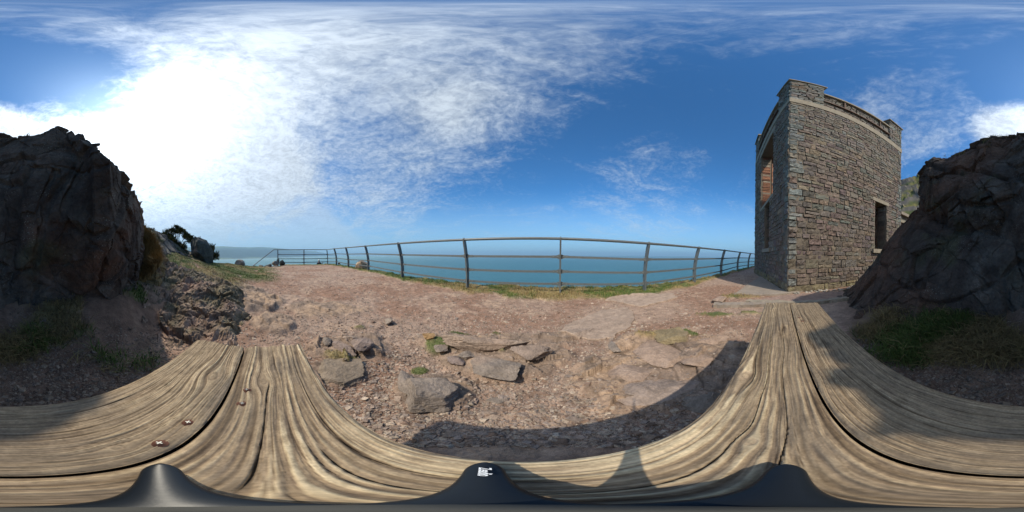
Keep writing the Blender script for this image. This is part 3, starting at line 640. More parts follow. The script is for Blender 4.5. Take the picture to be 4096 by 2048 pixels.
def blades(name, x, y, z, hgt, wid, col, label, lean=.5, dirb=None):
    N = len(x); t = rng.uniform(0, 2*PI, N); fx, fy = np.cos(t), np.sin(t); la = t+PI/2+rng.normal(0, .5, N)
    if dirb is not None: la = dirb+rng.normal(0, .7, N)
    ln = hgt*lean*rng.uniform(.3, 1.5, N)
    b0 = np.stack([x-fx*wid, y-fy*wid, z-.01], -1); b1 = np.stack([x+fx*wid, y+fy*wid, z-.01], -1)
    mx = x+np.cos(la)*ln*.3; my = y+np.sin(la)*ln*.3
    m0 = np.stack([mx-fx*wid*.7, my-fy*wid*.7, z+hgt*.6], -1); m1 = np.stack([mx+fx*wid*.7, my+fy*wid*.7, z+hgt*.6], -1)
    tp = np.stack([x+np.cos(la)*ln, y+np.sin(la)*ln, z+hgt*(1-.25*lean*rng.random(N))], -1)
    V = np.stack([b0, b1, m1, m0, tp, tp+np.array([0, 0, 1e-4])], 1).reshape(-1, 3)
    k = 6*np.arange(N)[:, None]; F = np.concatenate([k+np.array([[0, 1, 2, 3]]), k+np.array([[3, 2, 4, 5]])]).astype(int)
    C = np.repeat(col, 6, 0); return mesh(name, V, F, M_grass, np.clip(C, .01, 1), False, label=label, kind='stuff')
def grass_cols(dry, N):
    g = lerp(np.array([.075, .125, .020]), np.array([.12, .155, .035]), rng.random((N, 1))); d = lerp(np.array([.34, .26, .11]), np.array([.22, .15, .07]), rng.random((N, 1)))
    k = (rng.random(N) < np.clip(dry*.9+.08, 0, 1))[:, None]; return np.where(k, d, g)*rng.uniform(.75, 1.25, (N, 1))
def grass_zone(name, a0, a1, r0, r1, N, h0, h1, label, wid=.0022, lean=.7, cond=None, drymul=1., dark=1.):
    az = np.radians(rng.uniform(a0, a1, N)); r = np.exp(rng.uniform(math.log(r0), math.log(r1), N)); x = r*np.sin(az); y = r*np.cos(az)
    g, dry, e = masks(x, y); k = (rng.random(N) < g*1.1) & (e < .25); x, y, r, dry = x[k], y[k], r[k], dry[k]; N = len(x)
    z = height(x, y); cl = .6+.7*(fbm(np.stack([x, y, 0*x], -1)*6, 2, 95)+.4)
    h = rng.uniform(h0, h1, N)*np.clip(cl, .4, 1.6)
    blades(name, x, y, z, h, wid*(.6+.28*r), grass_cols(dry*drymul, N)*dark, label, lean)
grass_zone('verge_grass', -66, 99, 2.2, 13, 150000, .018, .055, 'rough green and straw coloured grass under the railing')
grass_zone('bank_grass', -128, -80, 2.6, 13, 60000, .010, .032, 'short green turf on the bank left of the path')
grass_zone('moss_grass', -76, 82, .55, 2.2, 40000, .006, .022, 'small green and straw tufts between the path rocks')
grass_zone('shaded_grass', 118, 180, .7, 1.9, 16000, .03, .10, 'tufted grass darkened for shade below the sloping slab behind the bench', wid=.004, lean=1.5, dark=.62, drymul=2.2)  # blade colours scaled down to paint in deeper shade behind the bench
grass_zone('shaded_grass', -180, -122, .7, 2.2, 19000, .03, .10, 'tufted grass darkened for shade below the huge boulder behind the bench', wid=.004, lean=1.5, dark=.62, drymul=2.2)
def dry_grass():
    N = 20000; u = rng.uniform(528, 640, N); tt = rng.random(N); v = lerp(np.interp(u, [528, 560, 610, 640], [905, 905, 950, 1010]), np.interp(u, [528, 560, 600, 640], [1150, 1140, 1110, 1060]), tt)
    r = lerp(3.3, 2.3, tt); P = at_r(u, v, r)
    blades('dry_grass', P[:, 0], P[:, 1], P[:, 2], rng.uniform(.06, .17, N), .0055, lerp(np.array([.33, .23, .10]), np.array([.17, .12, .05]), rng.random((N, 1)))*rng.uniform(.7, 1.2, (N, 1)), 'long straw coloured grass hanging between boulder and craggy ledge', 1.1, dirb=.3)
    nodes = [(520, [(1180, 2.2), (1120, 2.35), (1050, 2.6), (980, 2.9), (900, 3.3)]), (560, [(1180, 2.2), (1120, 2.35), (1050, 2.6), (980, 2.9), (905, 3.3)]),
             (600, [(1150, 2.3), (1100, 2.45), (1050, 2.65), (1000, 2.9), (945, 3.3)]), (640, [(1110, 2.5), (1085, 2.6), (1060, 2.75), (1035, 3.0), (1010, 3.3)]),
             (665, [(1075, 2.9), (1068, 3.), (1058, 3.1), (1048, 3.2), (1040, 3.4)])]
    crag('grassy_bank', nodes, 120, 90, lambda P, h: lerp(np.array([.20, .135, .06]), np.array([.12, .075, .045]), sstep(fbm(P*6, 3, 97), -.2, .3)[..., None]), .05, 3, .02, seed=600, mat=M_ground, back=(.4, .8, 1.2),
         label='steep earth bank under the straw coloured grass', cat='bank')
dry_grass()
def ledge_grass():
    N = 1500; u = np.concatenate([rng.uniform(5, 120, N//2), rng.uniform(3930, 4090, N//4), rng.uniform(3730, 3860, N-N//2-N//4)]); r = np.where(u < 200, np.interp(u, [0, 120], [1.66, 1.42]), np.interp(u, [3730, 3930, 4090], [2.3, 2.1, 1.98]))+rng.uniform(-.06, .12, N)
    v = np.interp(u, [0, 120, 3730, 3850, 3920, 3964, 4096], [563, 548, 636, 614, 574, 547, 549])+rng.uniform(-4, 16, N); P = at_r(u, v, r)
    k = fbm(P*5, 2, 99) > .05; P = P[k]; N = len(P)
    blades('ledge_grass', P[:, 0], P[:, 1], P[:, 2], rng.uniform(.02, .06, N), .0025, lerp(np.array([.28, .21, .09]), np.array([.09, .10, .03]), rng.random((N, 1))), 'wispy dry grass on top of the dark rocks', 1.)
ledge_grass()
# ------------------------------------------------------------------ path ledges
def outline_slab(name, pts, zoff, thick, mat, label, cat='slab', z=None, rag=.02, col=(1, 1, 1), seed=0, **kw):
    P = np.array([at_z(u, v, -.77 if z is None else z)[:2] for u, v in pts]); n = len(P); Q = []
    for i in range(n):
        a, b = P[i], P[(i+1) % n]; k = max(2, int(np.linalg.norm(b-a)/.04))
        for j in range(k): q = a+(b-a)*j/k; Q.append(q)
    Q = np.array(Q); q3 = np.column_stack([Q, np.zeros(len(Q))]); Q = Q+rag*np.stack([fbm(q3*6, 4, seed, .65), fbm(q3*6, 4, seed+1, .65)], -1)
    c0 = Q.mean(0); rings = [1., .985, .93, .8, .6, .4, .2, .02]; V = []; m = len(Q)
    for k, s in enumerate([1.0]+rings):
        q = c0+(Q-c0)*s; zz = height(q[:, 0], q[:, 1], False); q3 = np.column_stack([q, 0*zz])
        hh = zoff+.006*fbm(q3*8, 3, seed+3); top = zz+hh-(.006 if k == 1 else 0); V.append(np.column_stack([q, zz+zoff-thick if k == 0 else top]))
    V = np.concatenate(V); F = grid_faces(len(rings)+1, m, True)
    cc = np.array(col)*(1+.15*fbm(V*5, 3, seed+4)[:, None]+.12*fbm(V*25, 2, seed+5)[:, None])
    return mesh(name, V, F, mat, np.clip(cc, .01, 1), False, label=label, cat=cat, **kw)
outline_slab('rock_shelf', [(1620*X, 742*X), (1692*X, 738*X), (1700*X, 752*X), (1650*X, 768*X), (1610*X, 776*X), (1575*X, 770*X), (1520*X, 760*X), (1560*X, 748*X)], .022, .05, M_rock2,
             'thin pale cracked rock shelf nearest the railing', seed=5, col=(.34, .25, .19), rag=.10, z=-.77)
outline_slab('rock_shelf', [(1510*X, 785*X), (1580*X, 776*X), (1592*X, 800*X), (1586*X, 826*X), (1555*X, 856*X), (1500*X, 862*X), (1400*X, 850*X), (1440*X, 815*X), (1480*X, 800*X)], .018, .05, M_rock2,
             'broad pale trodden rock shelf in the middle of the path', seed=6, col=(.32, .235, .178), rag=.10, z=-.75)
outline_slab('concrete_slab', [(3148, 1169), (3210, 1168), (3100, 1182), (2934, 1182), (2986, 1142), (3046, 1103)], .035, .08, M_concg,
             'flat concrete slab at the foot of the tower corner', cat='slab', z=-.78, rag=.004)
def kerb(name, a, b, w, h, label, mat):
    A = at_z(*a, -.77); B = at_z(*b, -.77); d = (B-A)[:2]; L = np.linalg.norm(d); d /= L; nrm = np.array([-d[1], d[0]]); n = max(6, int(L/.05))
    V = []
    for k in range(n+1):
        p = A[:2]+d*L*k/n; zz = float(height(np.array([p[0]]), np.array([p[1]]), False)[0]); j = .012*rng.normal(size=4)
        for (o, zt) in ((-w/2+j[0], -.05), (-w/2+j[1], h+j[2]*.4), (w/2+j[1], h+j[3]*.4), (w/2+j[0], -.05)): V.append([p[0]+nrm[0]*o, p[1]+nrm[1]*o, zz+zt])
    F = [(4*k+i, 4*k+(i+1) % 4, 4*k+4+(i+1) % 4, 4*k+4+i) for k in range(n) for i in range(4)]+[(0, 3, 2, 1), (4*n, 4*n+1, 4*n+2, 4*n+3)]
    mesh(name, V, F, mat, None, False, label=label, cat='kerb')
kerb('kerb', (2855, 1226), (3120, 1220), .14, .05, 'low worn concrete kerb crossing the grass beyond the bench end', M_concg)
kerb('kerb', (2985, 1213), (3420, 1204), .12, .055, 'longer stone kerb between tower slab and bench end', M_conc)
outline_slab('trodden_slab', [(3000, 1212), (3110, 1186), (3240, 1172), (3360, 1172), (3420, 1190), (3250, 1214), (3110, 1217)], .02, .05, M_rock2, 'worn pinkish rock floor in front of the tower wall', seed=9, col=(.26, .18, .145), rag=.03, z=-.78)
# ------------------------------------------------------------------ tower
A0 = at_r(3150, 1168, 3.42); cz = 0
top = at_r(3152, 319, 3.42-.03); Bp = ray(3603, 516); Bp = Bp*(top[2]/Bp[2])
ab = (Bp-A0)[:2]; ab /= np.linalg.norm(ab); ac = np.array([-ab[1], ab[0]])
if ac[0] < 0: ac = -ac
def plane_hit(u, v, face):                              # -> s along face, z
    d = ray(u, v); nrm = ac if face == 'AB' else ab; t = (A0[:2]@nrm)/(d[:2]@nrm); p = d*t
    return (p[:2]-A0[:2])@(ab if face == 'AB' else ac), p[2]
def Z7(x, y, f='AB'): return plane_hit(2950+x*.7143, 280+y*.7143, f)
L1 = Z7(917, 430)[0]; L2 = Z7(100, 700, 'AC')[0]
def frame(O, S, Nn):
    S3 = np.array([S[0], S[1], 0.]); N3 = np.array([Nn[0], Nn[1], 0.]); O3 = np.array([O[0], O[1], 0.])
    return lambda V: O3+np.asarray(V)[:, 0:1]*S3+np.asarray(V)[:, 1:2]*N3+np.asarray(V)[:, 2:3]*np.array([0, 0, 1.])
def cut(a0, a1, z0, z1, holes):
    ss = sorted({a0, a1, *[h[i] for h in holes for i in (0, 1) if a0 < h[i] < a1]}); zs = sorted({z0, z1, *[h[i] for h in holes for i in (2, 3) if z0 < h[i] < z1]}); out = []
    for i in range(len(ss)-1):
        run = None
        for j in range(len(zs)-1):
            cs, cz = (ss[i]+ss[i+1])/2, (zs[j]+zs[j+1])/2; hole = any(h[0] < cs < h[1] and h[2] < cz < h[3] for h in holes)
            if hole: run = None
            elif run is not None: out[run][3] = zs[j+1]
            else: out.append([ss[i], ss[i+1], zs[j], zs[j+1]]); run = len(out)-1
    return out
STC = .84*np.array([[.170, .130, .108], [.190, .145, .116], [.160, .126, .108], [.180, .155, .128], [.155, .140, .118], [.205, .148, .112], [.160, .158, .136], [.25, .195, .14], [.135, .112, .098]])
STW = np.array([.24, .18, .17, .11, .08, .09, .06, .03, .04])
def stones(mb, fr, a0, a1, z0, z1, holes=(), q0=True, q1=True, seed=0):
    g = np.random.default_rng(seed); br = sorted({z0, z1, *[h[i] for h in holes for i in (2, 3) if z0 < h[i] < z1]}); rows = []
    for b0, b1 in zip(br[:-1], br[1:]):
        n = max(1, round((b1-b0)/.135)); w = g.uniform(.6, 1.5, n); w = np.cumsum(w)/w.sum(); e = [b0]+list(b0+(b1-b0)*w)
        rows += list(zip(e[:-1], e[1:]))
    def one(s0, s1, y0, y1, big=1., quoin=False):
        gp = .007; s0 += gp*g.uniform(.5, 1.2); s1 -= gp*g.uniform(.5, 1.2); y0 += gp*g.uniform(.4, 1.1); y1 -= gp*g.uniform(.4, 1.1)
        if s1-s0 < .03 or y1-y0 < .02: return
        m, n = max(4, min(8, int((s1-s0)/.05)+3)), max(4, min(6, int((y1-y0)/.05)+3))
        S = np.linspace(s0, s1, m); Y = np.linspace(y0, y1, n); S[1] = s0+.010; S[-2] = s1-.010; Y[1] = y0+.009; Y[-2] = y1-.009
        GS, GY = np.meshgrid(S, Y); D = g.uniform(.0, .015)*big+g.normal(0, .008, GS.shape)*big+.014*big*fbm(np.stack([GS*9, GY*9, 0*GS+seed], -1), 2, seed)
        D = D+g.normal(0, .035)*(GY-(y0+y1)/2)+g.normal(0, .03)*(GS-(s0+s1)/2)
        D[0, :] = D[-1, :] = -.034; D[:, 0] = D[:, -1] = -.034
        js = g.normal(0, .004, GS.shape); js[:, 0] = js[:, -1] = 0; wob = .006*vn(np.stack([GS*4, GY*4, 0*GS], -1), seed+3)
        V = np.stack([GS+js, D, GY+wob+js[::-1]*.5], -1).reshape(-1, 3)
        F = grid_faces(n, m); c = STC[g.choice(9, p=STW/STW.sum())]
        if quoin and g.random() < .7: c = np.array([.150, .156, .145])*g.uniform(.85, 1.15)
        if GY.mean() < -.62: c = lerp(c, np.array([.20, .165, .09]), .7)
        if GY.mean() > 3.2: c = lerp(c, np.array([.19, .19, .175]), g.uniform(0, .4))
        cc = np.clip(c*g.uniform(.8, 1.2)+g.normal(0, .008, 3)*.5, .03, .5); mb.add(fr(V), F, np.tile(cc, (len(V), 1)))
    for k, (y0, y1) in enumerate(rows):
        segs = [(a0, a1)]; cy = (y0+y1)/2
        for h in holes:
            if h[2] < cy < h[3]: segs = [t for s0, s1 in segs for t in ((s0, min(s1, h[0])), (max(s0, h[1]), s1)) if t[1]-t[0] > .02]
        for s0, s1 in segs:
            s = s0; first = True
            while s < s1-1e-6:
                if first and q0 and s == a0: w = g.choice([.19, .34])*g.uniform(.9, 1.15); qn = True
                else: w = g.uniform(.11, .42)*(.75+1.2*(y1-y0)); qn = False
                if s1-(s+w) < .10: w = s1-s; qn = qn or (q1 and s1 == a1)
                first = False
                if not qn and (y1-y0) > .15 and g.random() < .42:
                    t = g.uniform(.35, .65); one(s, s+w, y0, lerp(y0, y1, t)); one(s, s+w, lerp(y0, y1, t), y1)
                else: one(s, s+w, y0, y1, 1.3 if qn else 1., qn)
                s += w
ZB0, ZB1, ZP, ZC, TW = 4.79, 5.03, 5.84, 6.40, .84
def tower():
    rt = empty('stone_tower', (A0[0], A0[1], -.8), label='roofless square stone tower with corner turrets and empty window openings', cat='tower')
    fAB = frame(A0, ab, -ac); fAC = frame(A0, ac, -ab); TH = .42
    fCD = frame(A0+np.append(ac*L2, 0), ab, ac); fBD = frame(A0+np.append(ab*L1, 0), ac, ab)
    hAB = [(2.77, 3.39, .27, 1.84)]; hAC = [(1.30, 3.12, 1.90, 4.48), (1.66, 2.35, .26, 1.80)]
    hABs = hAB+[(2.66, 3.52, 1.84, 1.97), (2.62, 3.50, .14, .27)]; hACs = hAC+[(1.1, 3.35, 4.48, 4.70), (1.48, 2.5, .14, .26), (1.2, 3.2, 1.80, 1.90)]
    for nm, fr, s0, s1, hs, hh, dosto, L in (('AB', fAB, 0, L1, hAB, hABs, 1, L1), ('AC', fAC, TH, L2-TH, hAC, hACs, 1, L2), ('CD', fCD, 0, L1, [], [], 0, L1), ('BD', fBD, TH, L2-TH, [], [], 0, L2)):
        mb = MB()
        for a, b, c, d in cut(s0, s1, -1.1, ZB0, hs): mb.box(fr, (a, -TH, c), (b, -.008, d))
        w = mb.build('wall', M_mortar); adopt(w, rt)
        mb = MB()
        if dosto:
            stones(mb, fr, 0 if nm == 'AB' else 0.0, L, -.88, ZB0, hh, seed=11 if nm == 'AB' else 12)
            for h in hs:                                # toothed stones of the jambs
                for e, sg in ((h[0], 1), (h[1], -1)):
                    y = h[2]
                    while y < h[3]-.02:
                        t = random.uniform(.07, .085) if h[2] > 1.5 else random.uniform(.09, .2); y1 = min(y+t, h[3]); d = random.uniform(.004, .03); n0 = -.05-random.uniform(0, .05)
                        mb.box(fr, (min(e, e+sg*d), -TH+.05, y+.006), (max(e, e+sg*d), n0, y1-.006), (np.array(random.choice(((.28, .135, .085), (.22, .11, .075), (.28, .23, .18), (.31, .15, .09)))) if h[2] > 1.5 else STC[random.randrange(6)])*random.uniform(.6, 1.15)); y = y1
            ws = mb.build('stone_facing', M_stone); ws.parent = w
        else:
            stones(mb, fr, 0, L, -.88, ZB0, [], seed=13 if nm == 'CD' else 14); ws = mb.build('stone_facing', M_stone); ws.parent = w
    # brick lining of the two far walls and the near ones, seen through the upper opening
    for fr, a, b, hs in ((fCD, TH, L1-TH, []), (fBD, TH+.04, L2-TH-.04, []), (fAB, TH, L1-TH, hAB), (fAC, TH+.04, L2-TH-.04, hAC)):
        V = []; F = []; C = []
        for c in cut(a, b, -.9, ZB0, hs):
            n = len(V); q = np.array([[c[0], -TH-.03, c[2]], [c[1], -TH-.03, c[2]], [c[1], -TH-.03, c[3]], [c[0], -TH-.03, c[3]]]); V += list(fr(q)); F.append((n, n+1, n+2, n+3)); C += [[p[0]+5, p[2]+5, 0] for p in q]
        adopt(mesh('brick_lining', V, F, M_brick, np.array(C)), rt)
    mb = MB(); mb.box(fAB, (TH+.03, -L2+TH+.03, 1.66), (L1-TH-.03, -TH-.03, 1.78)); adopt(mb.build('floor', M_concg), rt)
    def bx(name, fr, a, b, mat=M_conc, j=0.): mb = MB(); mb.box(fr, a, b); return adopt(mb.build(name, mat), rt)
    # pale band course: four lengths, the AC/BD ones butt against the others
    for fr, a, b in ((fAB, -.02, L1+.02), (fCD, -.02, L1+.02), (fAC, .36, L2-.36), (fBD, .36, L2-.36)): bx('band_course', fr, (a, -.36, ZB0+.004), (b, .022, ZB1))
    bx('lintel', fAB, (2.66, -.30, 1.843), (3.52, .012, 1.967)); bx('lintel', fAC, (1.1, -.30, 4.483), (3.35, .012, 4.70)); bx('lintel', fAC, (1.2, -.30, 1.803), (3.2, .014, 1.897))
    bx('sill', fAB, (2.62, -.30, .143), (3.50, .07, .267)); bx('sill', fAC, (1.48, -.30, .143), (2.5, .05, .257))
    bx('plinth', fAB, (-.03, -.03, -1.0), (L1, .03, -.80)); bx('plinth', fAC, (.03, -.03, -1.0), (L2, .03, -.80))
    for fr, L in ((fAB, L1), (fAC, L2), (fCD, L1), (fBD, L2)):
        a, b = TW+.003, L-TW-.003; mb = MB(); mb.box(fr, (a, -.36, ZB1), (b, -.09, ZP-.01)); p = mb.build('parapet', M_mortar); adopt(p, rt)
        mb = MB(); stones(mb, frame_off(fr, -.05), a, b, ZB1, ZP-.01, [], False, False, seed=21+int(L*100)+(fr is fCD)); mb.build('stone_facing', M_stone).parent = p
        bx('coping', fr, (a, -.40, ZP), (b, .03, ZP+.07), M_conc); bx('string_ledge', fr, (a, -.06, 5.36), (b, .02, 5.41), M_dark)
        for q in (.24, .80): s = lerp(a, b, q); bx('parapet_bar', fr, (s-.02, -.04, 5.41), (s+.02, .005, ZP), M_dark)
    O = [(0, 0), (L1, 0), (0, L2), (L1, L2)]
    for k, (s, t) in enumerate(O):
        s0 = 0 if s == 0 else L1-TW; t0 = 0 if t == 0 else L2-TW; c = A0[:2]+ab*s0+ac*t0
        fs = [frame(c, ab, -ac), frame(c, ac, -ab), frame(c+ac*TW, ab, ac), frame(c+ab*TW, ac, ab)]
        mb = MB(); mb.box(fs[0], (.03, -TW+.03, ZB1), (TW-.03, -.03, ZC)); tr = mb.build('turret', M_mortar); adopt(tr, rt); mb = MB()
        for i, f in enumerate(fs): stones(mb, f, 0, TW, ZB1, ZC, [], seed=40+k*4+i)
        mb.build('stone_facing', M_stone).parent = tr
        mb = MB(); mb.box(fs[0], (-.06, -TW-.06, ZC), (TW+.06, .06, ZC+.045)); mb.box(fs[0], (-.02, -TW-.02, ZC+.045), (TW+.02, .02, ZC+.10)); cp = mb.build('cap', M_conc); cp.parent = tr
    for o in list(rt.children):
        for ch in o.children: ch.matrix_parent_inverse = Matrix.Identity(4)
    # white spilt mortar rubble at the foot is part of the ground; low annexe beyond the corner
    r2 = empty('annexe', tuple(A0+np.append(ab*(L1+.5), 0)), label='low flat-roofed annexe with rusty door behind the far corner of the tower', cat='building')
    zt = Z7(905, 785)[1]; zl = Z7(905, 838)[1]
    mb = MB(); fa = frame(A0-np.append(-ac*.12, 0), ab, -ac); hs = [(L1+.22, L1+1.0, -.6, zl-.02)]
    for a, b, c, d in cut(L1+.04, L1+2.2, -1, zt-.12, hs): mb.box(fa, (a, -.3, c), (b, -.03, d))
    w = mb.build('wall', M_mortar); adopt(w, r2); mb = MB(); stones(mb, fa, L1+.04, L1+2.2, -.9, zt-.12, [(L1+.22, L1+1.0, -.6, zl-.02), (L1+.04, L1+1.3, zl-.02, zl+.16)], False, False, seed=77); mb.build('stone_facing', M_stone).parent = w
    mb = MB(); mb.box(fa, (L1+.04, -.3, zl-.015), (L1+1.3, .01, zl+.155)); adopt(mb.build('lintel', M_conc), r2)
    mb = MB(); mb.box(fa, (L1+.02, -2.6, zt-.118), (L1+2.3, .14, zt)); adopt(mb.build('roof_slab', M_concg), r2)
    mb = MB(); mb.box(fa, (L1+.225, -.22, -.6), (L1+.995, -.18, zl-.025)); adopt(mb.build('door', mat_col('rusty_door', .7, .4, 8, .2, base=(.20, .075, .035))), r2)
def frame_off(fr, dn): return lambda V: fr(np.asarray(V)+np.array([0, dn, 0]))
tower()
def patch():
    g = np.random.default_rng(5); mb = MB(); V0, F0 = ICO[1]
    for k in range(60):
        s = g.uniform(.1, 2.6); n = g.uniform(.04, .22+.1*(s > 1)); p = frame(A0, ab, -ac)(np.array([[s, n, 0]]))[0]; p[2] = height(p[:1], p[1:2])[0]+.015
        mb.add(V0*g.uniform(.7, 1.3, V0.shape)*np.array([1.3, 1, .5])*g.uniform(.012, .04)+p, F0, np.array([.42, .38, .32])*g.uniform(.6, 1.15))
    mb.build('rubble', M_rock2, label='pale mortar rubble along the foot of the tower wall', kind='stuff')
patch()
# ------------------------------------------------------------------ railing
def railing():
    rt = empty('railing', tuple(FP[8]), label='galvanised steel railing with curved flat posts along the cliff edge', cat='railing')
    n = len(FP); tops = FT.copy()
    tan = np.gradient(FP[:, :2], axis=0); tan[2] = FP[3, :2]-FP[1, :2]; tan /= np.linalg.norm(tan, axis=1)[:, None]
    att = {}
    for i in range(n):
        b, t = FP[i].copy(), tops[i]; zg = float(height(b[:1], b[1:2], False)[0]); H = t[2]-b[2]
        T = tan[i]; inn = np.array([-T[1], T[0]]); inn = inn if inn@b[:2] < 0 else -inn; Li = .15 if i > 1 else .05
        path = []; K = 14
        for k in range(K):
            s = k/(K-1); off = Li*(max(0, s-.30)/.70)**1.7; path.append(np.array([b[0]+inn[0]*off, b[1]+inn[1]*off, b[2]+H*s]))
        path = np.array(path); att[i] = (path, inn, T)
        mb = MB(); V = []; w, th = (.050, .014) if i > 1 else (.030, .030)
        for k in range(K):
            ww = w if k < K-1 else w*.8
            for a, c in ((-1, -1), (1, -1), (1, 1), (-1, 1)): V.append(path[k]+np.append(inn*a*ww+T*c*th, 0))
        V = np.array(V); e = V[-4:].copy(); e[:, 2] += .022; e[:, :2] = path[-1][:2]+(e[:, :2]-path[-1][:2])*.55; V = np.vstack([V, e]); K2 = K+1
        V[:4, 2] -= .08
        F = [(4*k+j, 4*k+(j+1) % 4, 4*k+4+(j+1) % 4, 4*k+4+j) for k in range(K2-1) for j in range(4)]+[(4*K2-4, 4*K2-3, 4*K2-2, 4*K2-1)]
        mb.add(V, F); adopt(mb.build('post', M_metal), rt)
        if 5 < i < 11:
            R = .075; mb = MB(); f = frame(b, T, inn); hz0 = min(b[2], zg)-.10; hz1 = b[2]+(.004 if i != 7 else .01); mb.box(f, (-R*.9, -R, hz0), (R*.9, R, hz1), None); adopt(mb.build('footing', M_conc), rt)
    hr = [att[i][0][-1]-np.array([0, 0, .012]) for i in range(n)]
    P = []
    for i in range(n-1):
        for k in range(6): P.append(lerp(hr[i], hr[i+1], k/6))
    P.append(hr[-1])
    st = at_r(1095, 999, 10.9); en = at_r(1005, 1069, 9.7); pre = [lerp(en, st, q) for q in np.linspace(0, 1, 6)]
    mb = MB(); mb.tube(np.array(pre+P), .025, 8); adopt(mb.build('handrail', M_metal, True), rt)
    fr_ = (.185, .41, .675)
    for i in range(n-1):
        for q in fr_:
            a = att[i][0][0]*(1-q)+att[i][0][-1]*q; b = att[i+1][0][0]*(1-q)+att[i+1][0][-1]*q
            def onp(pth, q): z = pth[0, 2]+(pth[-1, 2]-pth[0, 2])*q; return np.array([np.interp(z, pth[:, 2], pth[:, 0]), np.interp(z, pth[:, 2], pth[:, 1]), z])
            a, b = onp(att[i][0], q), onp(att[i+1][0], q); d = (b-a)[:2]; L = np.linalg.norm(d); d /= L; nn = np.array([-d[1], d[0]])
            mb = MB(); V = []
            for p in (a+np.append(d*.05, 0), b-np.append(d*.05, 0)):
                for o, z in ((-.005, -.021), (.005, -.021), (.005, .021), (-.005, .021)): V.append(p+np.append(nn*o, z))
            mb.add(V, [(0, 1, 5, 4), (1, 2, 6, 5), (2, 3, 7, 6), (3, 0, 4, 7), (0, 3, 2, 1), (4, 5, 6, 7)]); adopt(mb.build('rail', M_metal), rt)
            if np.hypot(a[0], a[1]) > 12.5: continue
            for p, sg in ((a, 1), (b, -1)):             # lozenge bracket with two bolts
                o2 = -.010 if np.dot(nn, p[:2]) > 0 else .010
                pr = [(0, .042), (.035, .040), (.07, .026), (.155, .024), (.155, -.024), (.07, -.026), (.035, -.040), (0, -.042)]
                V = [p+np.append(d*sg*x+nn*(o2*k), z) for k in (.55, 1.1) for x, z in pr]; m = len(pr)
                F = [tuple(range(m)), tuple(range(2*m-1, m-1, -1))]+[(k, (k+1) % m, m+(k+1) % m, m+k) for k in range(m)]
                mb = MB(); mb.add(V, F); br = mb.build('bracket', M_metal); adopt(br, rt)
                if np.hypot(p[0], p[1]) < 5.5:
                    mb = MB(); v0, f0 = ICO[1]
                    for x in (.055, .125): mb = MB(); mb.add(v0*.009+p+np.append(d*sg*x+nn*o2*1.4, 0), f0); bo = mb.build('bolt', M_bolt); bo.parent = br
railing()
